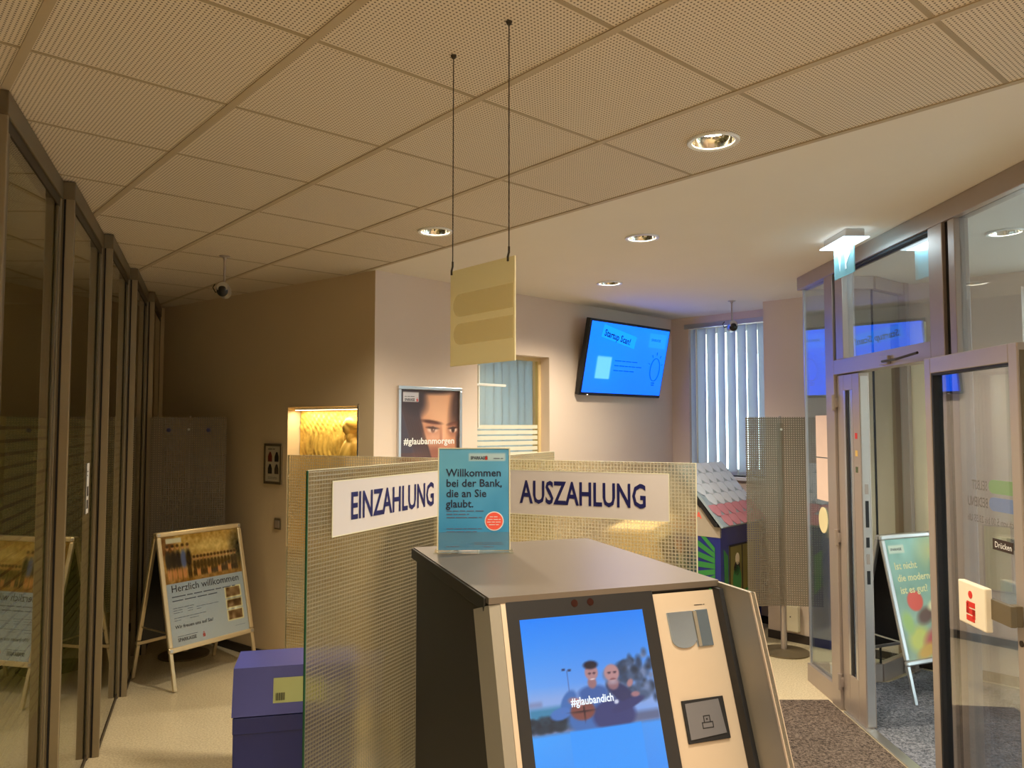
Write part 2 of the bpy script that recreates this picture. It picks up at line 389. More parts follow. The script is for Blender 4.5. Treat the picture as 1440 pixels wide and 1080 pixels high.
# ceiling: slab, plaster field and the perforated tiles in their runners
GX0, GY0, T = -.2197, 1.9677, .6
GXE = GX0 + 5 * T - .003
cb = MB().box(-8, 8, -5, 12, ZC + .03, ZC + .2); ceiling = struct('ceiling', cb, M_['plaster_ceiling'])
Mg = Matrix.Rotation(YAW, 4, 'Z')
ceil_p = MB().box(GXE, 9, -6, 9, ZC, ZC + .03).part('plaster_field', M_['plaster_ceiling'], ceiling, Mg)
MB().box(-9, GXE, -8, GY0 - 3 * T, ZC, ZC + .03).part('plaster_field', M_['plaster_ceiling'], ceiling, Mg)
def clip(poly, p, n):
    out = []
    for i in range(len(poly)):
        a, c = poly[i], poly[(i + 1) % len(poly)]; da, dc = (a - p).dot(n), (c - p).dot(n)
        if da >= 0: out.append(a)
        if (da >= 0) != (dc >= 0): out.append(a + (c - a) * (da / (da - dc)))
    return out
def G2(p): return Vector((p.dot(EX), p.dot(EY)))
halves = [(G2(A), G2(A + Vector((UB.y, -UB.x))) - G2(A)), (G2(Vector((-3.2, 7.11))), G2(Vector((0, -1)))), (G2(Vector((-4.3, 2.0))), G2(Vector((.96, .26))))]
full_me = MB().box(.007, T - .007, .007, T - .007, 0, .02).mesh('ceiling_tile', M_['tile'])
for i in range(-6, 5):
    for j in range(-3, 10):
        x0, y0 = GX0 + i * T, GY0 + j * T
        poly = [Vector((x0 + .007, y0 + .007)), Vector((x0 + T - .007, y0 + .007)), Vector((x0 + T - .007, y0 + T - .007)), Vector((x0 + .007, y0 + T - .007))]
        cp = poly
        for p, n in halves: cp = clip(cp, p, n) if len(cp) > 2 else cp
        if len(cp) < 3: continue
        area = abs(sum(cp[k].x * cp[(k + 1) % len(cp)].y - cp[(k + 1) % len(cp)].x * cp[k].y for k in range(len(cp)))) / 2
        if area < .004: continue
        Mt = Mg @ Matrix.Translation((x0, y0, ZC))
        if area > .342: obj('ceiling_tile', full_me, ceiling, Mt)
        else: MB().prism([(p.x - x0, p.y - y0) for p in cp], 0, .02).part('ceiling_tile', M_['tile'], ceiling, Mt)
for i in range(-6, 6):
    x = GX0 + i * T; MB().box(x - .013, x + .013, GY0 - 3 * T, 8, ZC - .004, ZC + .025).part('ceiling_runner', M_['runner'], ceiling, Mg)
for j in range(-3, 11):
    y = GY0 + j * T; MB().box(-6, GXE, y - .008, y + .008, ZC - .0015, ZC + .025).part('cross_runner', M_['runner_d'], ceiling, Mg)

# floor coverings and threshold
o = MB().box(1.0, 2.09, 1.2, 5.21, .001, .008, bev=.002).part('entrance_mat', M_['mat']); tag(o, 'dark brown-grey entrance mat in front of the glass doors', 'mat')
o = MB().prism([(2.17, 1.62), (4.5, 1.62), (4.5, 4.45), (3.05, 5.84), (2.66, 5.56), (2.17, 5.56)], .001, .007).part('lobby_carpet', M_['carpet']); tag(o, 'blue-grey carpet of the lobby beyond the glass doors', 'carpet')
o = struct('trim_1', MB().box(2.10, 2.165, 1.6, 5.0, .001, .011, bev=.002), M_['alu_l'])

# ------------------------------------------------------------------ downlights
def emis(name, c, s):
    m = bpy.data.materials.new(name); m.use_nodes = True; N = m.node_tree.nodes; N.clear(); e = N.new('ShaderNodeEmission'); o = N.new('ShaderNodeOutputMaterial')
    e.inputs[0].default_value = c; e.inputs[1].default_value = s; m.node_tree.links.new(e.outputs[0], o.inputs[0]); return m
M_['bulb'] = emis('warm_lamp', (1, .88, .66, 1), 40.0)
M_['chrome'] = mat('polished_reflector', (232, 226, 210), .12, 1.0, .02)
LIGHT_WELLS = []
def downlight(x, y, label, power=LAMP_W, r=.095, color=LAMP_C):
    t = thing('ceiling_downlight', label, 'downlight', (x, y, ZC - .001), 0, 'recessed ceiling downlights')
    k = r / .095; LIGHT_WELLS.append((x, y, .088 * k))
    shade_auto(MB().lathe([(.080 * k, .010), (.080 * k, -.004), (.086 * k, -.008), (.096 * k, -.008), (.099 * k, -.003), (.099 * k, .0), (.088 * k, .0), (.088 * k, .010), (.080 * k, .010)], 36, cap=False).part('trim_ring', M_['white'], t))
    shade_auto(MB().lathe([(.080 * k, .0), (.077 * k, .014), (.070 * k, .030), (.056 * k, .042)], 36, cap=False).part('reflector', M_['chrome'], t))
    MB().lathe([(.056 * k, .038), (.056 * k, .044)], 28).part('lamp', M_['bulb'], t)
    l = bpy.data.lights.new('lamp_light', 'SPOT'); l.energy = power; l.color = color; l.spot_size = R(140); l.spot_blend = .8; l.shadow_soft_size = .05
    lo = bpy.data.objects.new('lamp_light', l); COL.objects.link(lo); lo.parent = t; lo.location = (0, 0, -.03)
    return t
downlight(.77, 2.903, 'largest recessed downlight in a perforated tile, nearest at upper right')
downlight(.754, 4.425, 'recessed downlight in the white plaster ceiling, left of the lit exit sign')
downlight(.745, 5.855, 'smallest recessed downlight, in the plaster ceiling above the television')
downlight(-.43, 4.277, 'recessed downlight in the tiles beside the hanging board')
for y, q in ((1.4, 'above the kiosk front'), (-.1, 'straight above the viewer'), (-1.6, 'behind the viewer near the rear wall')): downlight(.77, y, 'recessed downlight in the ceiling ' + q)
for y, q in ((.3, 'left of the viewer'), (-1.4, 'behind the viewer near the partition')): downlight(-.75, y, 'recessed downlight in the ceiling ' + q, LAMP_W * .8)
downlight(2.78, 4.30, 'recessed downlight in the lobby ceiling behind the entrance glass', LAMP_W * .2)

def cut_wells():
    b = MB()
    for x, y, r in LIGHT_WELLS: b.lathe([(r, ZC - .02), (r, ZC + .12)], 36, Matrix.Translation((x, y, 0)))
    cut = b.part('well_cutter', None); bpy.context.view_layer.update()
    for o in [ceiling] + list(ceiling.children):
        bb = [o.matrix_world @ Vector(c) for c in o.bound_box]
        lo_, hi_ = [min(v[i] for v in bb) for i in (0, 1)], [max(v[i] for v in bb) for i in (0, 1)]
        if not any(lo_[0] - r < x < hi_[0] + r and lo_[1] - r < y < hi_[1] + r for x, y, r in LIGHT_WELLS): continue
        m = o.modifiers.new('wells', 'BOOLEAN'); m.operation = 'DIFFERENCE'; m.object = cut; m.solver = 'EXACT'
        me = bpy.data.meshes.new_from_object(o.evaluated_get(bpy.context.evaluated_depsgraph_get())); o.modifiers.clear()
        if len(me.polygons): o.data = me
    bpy.data.objects.remove(cut)
pin = B + UN * .75 + UW * 1.9
downlight(pin.x, pin.y, 'recessed downlight in the room behind the inner window', LAMP_W * 1.0)
cut_wells()

# ------------------------------------------------------------------ left glass partition
UP = Vector((-math.sin(R(21.3)), math.cos(R(21.3)))); UO = Vector((-math.sin(R(18.6)), math.cos(R(18.6))))
def partition(k, label, sticker=False):
    p = Vector((-1.955, 3.390)) + UO * (k * 1.0)
    t = thing('glass_partition_panel', label, 'glass panel', (p.x, p.y, 0), ang(UP), 'glass partition along the left wall')
    W = 1.0
    MB().box(0, W, -.010, .05, ZC - .085, ZC - .005, bev=.003).part('header', M_['bronze'], t)
    MB().box(.03, W - .03, -.003, .04, ZC - .13, ZC - .085, bev=.002).part('top_rail', M_['bronze_d'], t)
    MB().box(.0, .020, -.008, .026, .0, ZC - .085, bev=.002).part('post', M_['bronze_l'], t)
    MB().box(.004, .020, .027, .034, .0, ZC - .085).part('seal', M_['gasket'], t)
    MB().box(.006, .020, .035, .05, .0, ZC - .085, bev=.002).part('back_post', M_['bronze'], t)
    MB().box(.020, .028, -.001, .04, .0, ZC - .085).part('seal', M_['gasket'], t)
    MB().box(.028, .062, -.004, .04, .02, ZC - .13, bev=.002).part('stile', M_['bronze'], t)
    MB().box(W - .062, W - .030, -.004, .04, .02, ZC - .13, bev=.002).part('stile', M_['bronze'], t)
    MB().box(W - .030, W - .020, -.001, .04, .0, ZC - .085).part('seal', M_['gasket'], t)
    MB().box(W - .020, W + .002, -.006, .05, .0, ZC - .085, bev=.002).part('post', M_['bronze_l'], t)
    MB().box(.062, W - .062, -.003, .035, .012, .045, bev=.002).part('bottom_rail', M_['bronze_d'], t)
    MB().box(.062, W - .062, .001, .007, .045, ZC - .13).part('pane', M_['part_glass'], t)
    for q in range(27):
        z = 1.83 - q * .045
        MB().box(.065, W - .065, .0075, .0082, z - .0165, z + .0165).part('film_stripe', M_['film'], t)
    if sticker:
        s = MB().box(.66, .74, -.0022, -.001, 1.36, 1.62).part('notice_sticker', M_['paper'], t)
        text_lines(s, M_['ink'], [(.667, 1.575, .055, .012), (.667, 1.555, .04, .01)], y=-.0028)
        MB().box(.672, .722, -.0030, -.0023, 1.45, 1.50).part('pictogram', M_['gasket'], s); MB().box(.672, .722, -.0030, -.0023, 1.385, 1.43).part('pictogram', M_['gasket'], s)
    return t
PL = {-4: 'glass partition panel far behind the viewer', -3: 'glass partition panel behind the viewer', -2: 'glass partition panel just beside the viewer',
      -1: 'bronze-framed glass partition panel nearest at the left edge, reflecting the welcome board', 0: 'second bronze-framed glass partition panel from the left edge, carrying a small white sticker',
      1: 'third bronze-framed glass partition panel from the left edge', 2: 'fourth bronze-framed glass partition panel, beside the welcome board', 3: 'farthest bronze-framed glass partition panel, meeting the tan wall'}
for k, l in PL.items(): partition(k, l, k == 0)

# ------------------------------------------------------------------ niche with the carved relief
def frame_on(p0, u, s, z, off, name, label, cat): return thing(name, label, cat, on_wall(p0, u, s, off, z), ang(u))
t = frame_on(A, UB, 1.875, .9, 0, 'niche_trim', 'pale metal edging around the lit wall niche', 'trim')
MB().box(.801, .815, -.004, .0, -.0, 1.07).part('edge_strip', M_['alu_l'], t); MB().box(-.012, .815, -.004, .0, 1.055, 1.068).part('edge_strip', M_['wall_tan'], t)
def relief():
    nx, nz = 90, 130; W, H = .71, 1.04
    U, V = np.meshgrid(np.linspace(0, 1, nx + 1), np.linspace(0, 1, nz + 1)); x, z = U * W, V * H
    rs = np.random.RandomState(5)
    h = .006 * np.sin(58 * x - 30 * z + 3 * np.sin(9 * z)) * np.sin(23 * z + 4 * np.sin(13 * x)) + .003 * np.sin(130 * x + 60 * z + 4 * np.sin(20 * z)) + rs.rand(nz + 1, nx + 1) * .0018
    def el(cx, cz, rx, rz, d, p=.5): return d * np.clip(1 - ((x - cx) / rx) ** 2 - ((z - cz) / rz) ** 2, 0, 1) ** p
    fig = np.maximum.reduce([el(.585, .905, .058, .072, .075), el(.605, .93, .068, .058, .07), el(.597, .83, .034, .06, .055), el(.60, .66, .125, .17, .08), el(.60, .45, .14, .35, .075), el(.535, .875, .018, .02, .04)])
    fold = .004 * np.sin(70 * (x - .35 * z)) * (fig > .02) * (z < .8)
    h = np.where(fig > h + .004, fig + fold, h) + np.where((x < .30), .010 * np.clip((.30 - x) / .1, 0, 1), 0)
    vs_ = np.stack([x, -h, z], -1).reshape(-1, 3); i = np.arange(nz)[:, None] * (nx + 1) + np.arange(nx)[None]
    f = np.stack([i, i + 1, i + nx + 2, i + nx + 1], -1).reshape(-1, 4)
    me = bpy.data.meshes.new('relief_panel'); me.from_pydata(vs_.tolist(), [], f.tolist()); me.materials.append(M_['gold'])
    for p in me.polygons: p.use_smooth = True
    return me
M_['gold'] = mat('gilded_carved_wood', (226, 186, 92), .5, .1, .12, 14)
t = frame_on(A, UB, 1.882, .902, -.125, 'carved_relief', 'golden carved relief of a robed figure, lit inside the wall niche', 'relief')
obj('carving', relief(), t); MB().box(0, .708, .001, .025, 0, 1.045).part('backing_board', M_['gold'], t)
t = frame_on(A, UB, 1.90, 1.93, -.05, 'niche_lamp', 'slim strip lamp hidden under the top of the niche', 'lamp')
MB().box(0, .74, -.01, .01, .005, .02, bev=.002).part('housing', M_['white'], t); MB().box(.01, .73, -.008, .008, .0, .005).part('tube', emis('niche_strip', (1, .78, .40, 1), 6), t)
l = bpy.data.lights.new('niche_light', 'AREA'); l.shape = 'RECTANGLE'; l.size = .7; l.size_y = .015; l.energy = 3.4; l.color = (1, .82, .50)
lo = bpy.data.objects.new('niche_light', l); COL.objects.link(lo); lo.parent = t; lo.location = (.37, 0, -.002)

# small framed notice and light switch on the tan wall
t = frame_on(A, UB, 1.592, 1.36, .001, 'wall_notice', 'small grey-framed notice with four little pictures on the tan wall', 'notice')
W, H = .225, .315
MB().box(0, W, -.012, 0, 0, .02, bev=.002).box(0, W, -.012, 0, H - .02, H, bev=.002).box(0, .018, -.012, 0, .02, H - .02).box(W - .018, W, -.012, 0, .02, H - .02).part('frame', M_['bronze'], t)
MB().box(.018, W - .018, -.006, -.001, .02, H - .02).part('sheet', mat('grey_paper', (190, 180, 158), .6), t)
pm = [mat('picture_%s' % n, c, .5, var=.3, vscale=40) for n, c in (('red', (120, 50, 30)), ('dark', (50, 44, 36)), ('black', (40, 34, 28)), ('grey', (70, 60, 50)))]
for q, (x, z) in enumerate(((.05, .175), (.135, .175), (.05, .08), (.135, .08))): MB().prism([(x, z), (x + .05, z), (x + .05, z + .04), (x + .035, z + .075), (x + .018, z + .075), (x, z + .04)], -.008, -.006, 'y').part('picture', pm[q], t)
text_lines(t, M_['gasket'], [(.045, .27, .09, .012), (.05, .052, .12, .006), (.05, .042, .12, .006)], y=-.0065)
t = frame_on(A, UB, 1.735, 1.015, .001, 'light_switch', 'small metal light switch on the tan wall below the framed notice', 'switch')
MB().box(0, .08, -.008, 0, 0, .085, bev=.003).part('plate', M_['bronze'], t); MB().box(.012, .068, -.013, -.008, .012, .072, bev=.003).part('rocker', M_['alu'], t)

# ------------------------------------------------------------------ ceiling cameras
def ceiling_camera(x, y, drop, label, aim):
    t = thing('security_camera', label, 'camera', (x, y, ZC - .001), aim, 'ceiling security cameras')
    shade_auto(MB().lathe([(.004, -.035), (.012, -.012), (.032, -.004), (.034, 0)], 20).part('ceiling_rose', M_['alu'], t))
    MB().tube([(0, 0, -.02), (0, 0, -drop)], .007).part('stem', M_['alu'], t)
    b = MB().lathe([(.005, -.07), (.032, -.066), (.040, -.05), (.042, .01), (.036, .05), (.02, .062)], 24, Matrix.Translation((0, 0, -drop - .035)) @ Matrix.Rotation(R(78), 4, 'X') @ Matrix.Rotation(R(180), 4, 'X'))
    shade_auto(b.part('housing', M_['alu_l'], t))
    shade_auto(MB().lathe([(.034, -.056), (.034, -.062), (.02, -.072), (.004, -.074)], 24, Matrix.Translation((0, 0, -drop - .035)) @ Matrix.Rotation(R(-78), 4, 'X') @ Matrix.Rotation(0, 4, 'X') @ Matrix.Diagonal((1, 1, 1, 1))).part('lens', M_['black'], t))
    MB().tube([(-.03, .03, -drop - .03), (-.06, .04, -drop - .04), (-.075, .03, -drop - .01), (-.06, .02, -drop + .01)], .004).part('cable', M_['bronze_d'], t)
    return t
ceiling_camera(-1.845, 4.913, .19, 'small silver security camera on a thin stem under the tiled ceiling', R(10))
ceiling_camera(1.918, 6.697, .19, 'small dark security camera on a stem in front of the vertical blinds', R(-5))

# ------------------------------------------------------------------ hanging board
pl, pr = Vector((-.172, 2.22)), Vector((-.008, 2.028)); u = (pr - pl).normalized()
t = thing('hanging_sign_board', 'blank yellowish translucent board hanging from the ceiling on two wires', 'sign', (pl.x, pl.y, 0), ang(u))
wl = (pr - pl).length
MB().box(-.008, wl + .026, -.002, .002, 1.985, 2.262, bev=.0008).part('board', M_['opal'], t)
for x in (.0, wl):
    MB().tube([(x, 0, 2.28), (x, 0, ZC - .002)], .0016, 6).part('wire', M_['bronze_d'], t)
    MB().tube([(x, -.004, 2.25), (x, -.004, 2.262), (x, .0, 2.275), (x, 0, 2.29)], .003, 6).part('hook', M_['bronze_d'], t)
    MB().lathe([(.009, 0), (.006, -.008)], 12, Matrix.Translation((x, 0, ZC - .001))).part('ceiling_fixing', M_['bronze_d'], t)
gm = film('ghost_print', (236, 216, 160), .2)
for z0, z1, nm in ((2.125, 2.19, 'ghost_mark'), (2.045, 2.105, 'ghost_mark')):
    r = (z1 - z0) / 2; pts = [(wl + .02, z0), (wl + .02, z1)] + [(.04 + r * math.cos(a), z0 + r + r * math.sin(a)) for a in np.linspace(math.pi / 2, 3 * math.pi / 2, 12)]
    MB().prism(pts, -.0032, -.0026, 'y').part(nm, gm, t)

# ------------------------------------------------------------------ beige wall: poster, inner window, television
t = frame_on(B, UW, .191, 1.13, .002, 'framed_poster', 'silver-framed poster of a close-up face with white hashtag lettering on the beige wall', 'poster')
W, H = .594, .972
MB().box(0, W, -.022, 0, H - .026, H, bev=.004).part('frame_top', M_['alu_l'], t); MB().box(0, W, -.022, 0, 0, .026, bev=.004).part('frame_bottom', M_['alu_l'], t)
for x in (0, W - .026): MB().box(x, x + .026, -.022, 0, .026, H - .026, bev=.004).part('frame_side', M_['alu_l'], t)
a = Art(110, 180, (74, 66, 78), 1.65)
v0 = .47
def fy(v): return v0 + v * (1 - v0)      # the photograph shows the upper half of the sheet
a.grad(0, .5, (84, 60, 62), (88, 66, 66))
a.ell(.78, fy(.50), .44, .34, (206, 146, 112), .12, .1); a.ell(.80, fy(.72), .36, .22, (224, 168, 132), .3); a.ell(.7, fy(.62), .28, .2, (228, 176, 140), .5, a=.6)
a.ell(.95, fy(.55), .12, .32, (190, 128, 98), .5, a=.7); a.ell(.58, fy(.02), .3, .1, (150, 96, 80), .4, a=.8)
for k in range(14):
    a.ell(.06 + .028 * k, fy(.62 - .03 * k), .022, .3, ((62, 48, 52) if k % 2 else (94, 72, 70)), .5, .35, .65)
a.ell(.16, fy(.88), .28, .11, (64, 50, 54), .3, -.5); a.ell(.52, 1.0, .4, .03, (70, 52, 50), .5); a.ell(1.0, fy(.9), .12, .25, (84, 60, 52), .4, -.25)
a.ell(1.01, fy(.4), .06, .5, (72, 50, 46), .4)
a.ell(.52, fy(.52), .17, .015, (84, 52, 46), .4, -.12); a.ell(.91, fy(.50), .11, .014, (96, 60, 50), .4, .16)
a.ell(.53, fy(.40), .13, .05, (168, 108, 88), .5, a=.7); a.ell(.54, fy(.405), .085, .024, (234, 208, 190), .3); a.ell(.545, fy(.405), .036, .026, (60, 40, 40), .25); a.ell(.555, fy(.412), .010, .008, (240, 235, 230), .3); a.ell(.54, fy(.43), .1, .010, (58, 36, 34), .4, -.08)
a.ell(.90, fy(.40), .1, .045, (170, 108, 86), .5, a=.7); a.ell(.90, fy(.405), .066, .022, (228, 198, 178), .3); a.ell(.90, fy(.405), .032, .025, (62, 42, 40), .25); a.ell(.90, fy(.43), .08, .009, (64, 40, 36), .4, .08)
a.ell(.55, fy(.30), .14, .06, (220, 164, 138), .5, a=.6); a.ell(.73, fy(.28), .035, .12, (232, 178, 146), .6, a=.7); a.ell(.685, fy(.27), .022, .09, (172, 112, 92), .7, a=.7); a.ell(.75, fy(.13), .09, .05, (196, 132, 106), .4); a.ell(.70, fy(.09), .025, .016, (110, 62, 56), .4); a.ell(.80, fy(.09), .02, .014, (120, 70, 60), .4)
a.rect(.04, .30, fy(.82), fy(.96), (200, 198, 206))
p = a.build('poster_print', W - .052, H - .052, M_['print'], t, Matrix.Translation((.026, -.008, .026)))
text('#glaubanmorgen', .066, M_['white'], p, .03, .525, bold=.02, fit=.47)
text('SPARKASSE', .026, M_['gasket'], p, .035, .838, bold=.02, sx=.7); s_mark(p, M_['red'], .148, .85, .03); text_lines(p, M_['gasket'], [(.035, .868, .09, .008)])

# glazed opening with etched stripes
o = thing('inner_window', 'glazed opening in the beige wall with etched stripes, right of the framed poster', 'window', on_wall(B, UW, .96, -.11, .9), ang(UW))
W, H = .825, 1.5
fm = mat('cream_window_frame', (214, 190, 140), .5)
MB().box(0, .03, -.01, .03, 0, H).part('jamb', fm, o); MB().box(W - .03, W, -.01, .03, 0, H).part('jamb', fm, o); MB().box(.03, W - .03, -.01, .03, H - .03, H).part('head', fm, o); MB().box(.03, W - .03, -.01, .03, 0, .04).part('bottom_rail', fm, o)
MB().box(.03, W - .03, .004, .010, .04, H - .03).part('pane', M_['clear'], o)
for k in range(13): MB().box(.032, W - .032, .002, .003, .905 - k * .045 - .016, .905 - k * .045 + .016).part('film_stripe', M_['film_w'], o)
MB().box(.10, .112, -.012, .004, .9, 1.40).part('sash_bar', M_['white'], o); MB().box(.03, .40, -.018, .002, 1.235, 1.255, bev=.002).part('stay_rod', M_['white'], o)
MB().box(-.02, W + .1, -.16, -.008, -.03, 0, bev=.003).part('sill', M_['cream'], o)
# window and blinds of the inner room
def window(name, p0, u, s0, s1, z0, z1, back, handle=None):
    o = tag(thing(name, None, None, on_wall(p0, u, s0, -back, z0), ang(u)), kind='structure'); W, H = s1 - s0, z1 - z0
    MB().box(0, .06, 0, .06, 0, H, bev=.004).part('frame', M_['white'], o); MB().box(W - .06, W, 0, .06, 0, H, bev=.004).part('frame', M_['white'], o)
    MB().box(.06, W - .06, 0, .06, 0, .06, bev=.004).part('frame', M_['white'], o); MB().box(.06, W - .06, 0, .06, H - .06, H, bev=.004).part('frame', M_['white'], o)
    MB().box(.06, W - .06, .025, .031, .06, H - .06).part('pane', M_['clear'], o)
    if handle: MB().box(W - handle, W - handle + .025, -.02, 0, .66, .74, bev=.003).box(W - handle + .005, W - handle + .02, -.05, -.02, .64, .72, bev=.003).part('handle', M_['white'], o)
    return o
window('window_2', far0, UW, 2.27, 3.40, .9, 2.55, .1)
def blinds(name, label, p0, u, s0, s1, z0, z1, back, n, turn, grp):
    t = thing(name, label, 'blinds', on_wall(p0, u, s0, -back, z0), ang(u), grp); W, H = s1 - s0, z1 - z0
    MB().box(-.02, W + .02, -.025, .02, H - .012, H + .035, bev=.003).part('head_rail', M_['alu_l'], t)
    pitch = W / n
    for k in range(n):
        a_ = turn + random.uniform(-.16, .12); c = (k + .5) * pitch
        MS = Matrix.Translation((c, 0, 0)) @ Matrix.Rotation(a_, 4, 'Z')
        sl = MB()
        pts = [(x, .006 * math.cos(x / .0635 * 1.4)) for x in np.linspace(-.0635, .0635, 7)]
        sl.prism(pts + [(x, y_ + .0012) for x, y_ in pts[::-1]], 0, H - .02, 'z', MS); s_o = sl.part('slat', M_['blind'], t)
        MB().box(-.05, .05, -.002, .008, -.004, .03, MS).part('bottom_weight', M_['blind'], s_o)
    MB().tube([(W - .01, -.03, H), (W - .01, -.03, .2)], .0015, 5).part('bead_chain', M_['white'], t)
    return t
blinds('vertical_blinds', 'vertical blinds seen through the glazed opening right of the framed poster', far0, UW, 2.27, 3.45, .88, 2.56, -.07, 10, R(-4), 'vertical window blinds')

# television
TVA = math.atan2(.14, .66)
t = thing('wall_television', 'flat television tilted from the beige wall, showing a bright blue slide', 'television', on_wall(B, UW, 2.10, .06, 2.085), ang(UW))
W, H = 1.215, .685; Mt = Matrix.Rotation(TVA, 4, 'X')
MB().box(0, W, 0, .05, 0, H, bev=.006).part('housing', M_['black'], t, Mt)
MB().box(.012, W - .012, -.004, .0, .016, H - .012).part('bezel', M_['gasket'], t, Mt)
MB().box(.35, .85, .03, .12, .22, .42, bev=.004).part('wall_bracket', M_['black'], t)
MB().box(.1, .115, -.006, -.004, .006, .010).part('standby_light', emis('standby_led', (1, .9, .8, 1), 4), t, Mt)
a = Art(96, 56, (0, 128, 250), .56)
a.grad(0, 1, (0, 118, 250), (4, 132, 252)); a.rect(0, .35, 0, 1, (8, 140, 252), .5, .6)
a.rect(.74, .97, .72, .94, (20, 148, 255), .01); a.rect(.125, .30, .20, .52, (120, 200, 255), .008)
p = a.build('screen', W - .04, H - .05, M_['tv'], t, Mt @ Matrix.Translation((.02, -.0055, .028)))
sl = emis('slide_light_blue', tuple(lin((34, 170, 255)) * (1, 1.1, 2.2)) + (1,), 1.0); sd = emis('slide_dark_blue', tuple(lin((10, 30, 96))) + (1,), 1.0); sm = emis('slide_mid_blue', tuple(lin((0, 96, 226))*(1, 1, 2)) + (1,), 1.0)
ro = R(9)
MB().box(.0, .50, 0, .001, 0, .115, Matrix.Translation((.155, -.002, .505)) @ Matrix.Rotation(ro, 4, 'Y')).part('title_panel', sl, p)
text('Startup Scan!', .085, sd, p, .185, .52, y=-.004, bold=.02, rot=ro, sx=.88)
text('SPARKASSE', .036, sd, p, .90, .52, y=-.002, sx=.85)
text_lines(p, sm, [(.40, .30, .36, .018), (.40, .255, .42, .018), (.40, .21, .30, .018)], y=-.002)
ring = MB()
ring.tube([(1.03 + .075 * math.cos(k * math.pi / 14), -.002, .25 + .11 * math.sin(k * math.pi / 14)) for k in range(29)], .0035, 6)
for k in range(5):
    q = R(20 + 35 * k); ring.tube([(1.03 + .10 * math.cos(q), -.002, .25 + .14 * math.sin(q)), (1.03 + .12 * math.cos(q), -.002, .25 + .17 * math.sin(q))], .003, 5)
ring.box(1.005, 1.055, -.003, -.001, .115, .125).box(1.01, 1.05, -.003, -.001, .095, .105)
ring.part('bulb_drawing', sm, p)

# ------------------------------------------------------------------ window with vertical blinds in the far corner
wnd = window('window_1', Cc, UD, .2, 1.12, 1.33, 2.80, .16, handle=.29)
MB().box(-.03, 1.0, -.20, .0, -.035, .0, bev=.004).part('sill', M_['white'], wnd)
blinds('vertical_blinds', 'pale blue-grey vertical blinds in the corner window behind the play house', Cc, UD, .17, 1.15, 1.345, 2.80, .02, 9, R(-22), 'vertical window blinds')
t = frame_on(PI0, PU, .16, .10, .013, 'junction_box', 'small white box low on the wall behind the perforated stand', 'box')
MB().box(0, .13, -.05, 0, 0, .21, bev=.004).part('cover', M_['cream'], t); MB().lathe([(.006, 0), (.006, .003)], 10, Matrix.Translation((.065, -.05, .12)) @ Matrix.Rotation(R(90), 4, 'X')).part('screw', M_['bronze'], t)

# ------------------------------------------------------------------ perforated stands
def stand(x, y, rz, label, fold, dotsN):
    t = thing('perforated_stand', label, 'display stand', (x, y, 0), rz, 'perforated metal display stands')
    W, z0, z1 = .60, .37, 1.885
    shade_auto(MB().lathe([(.19, .001), (.19, .012), (.05, .018), (.03, .024)], 40).part('base_disc', M_['bronze'], t))
    shade_auto(MB().lathe([(.024, .02), (.024, z1 - .05)], 20, Matrix.Translation((0, .028, 0))).part('pole', M_['alu'], t))
    for s in (-1, 1):
        MB().box(min(0, s * W / 2), max(0, s * W / 2), -.0015, .0015, z0, z1).part('perforated_sheet', M_['perf'], t, Matrix.Rotation(-s * fold, 4, 'Z'))
        if dotsN: shade_auto(MB().lathe([(.020, 0), (.020, .006), (.010, .010)], 20, Matrix.Translation((s * .155, -.002, z1 - .105)) @ Matrix.Rotation(R(90), 4, 'X')).part('magnet', M_['navy'], t))
    MB().lathe([(.010, 0), (.010, .003)], 12, Matrix.Translation((0, -.004, z1 - .1)) @ Matrix.Rotation(R(90), 4, 'X')).part('screw', M_['white'], t)
    MB().lathe([(.012, 0), (.008, .02)], 12, Matrix.Translation((0, .028, z1 - .05 + .04))).part('pole_cap', M_['alu'], t)
    return t
stand(2.19, 6.30, R(-3), 'perforated grey metal stand on a round foot beside the entrance glass', R(8), False)
stand(-2.60, 6.23, R(6), 'perforated grey metal stand with two blue magnets behind the welcome board', R(3), True)

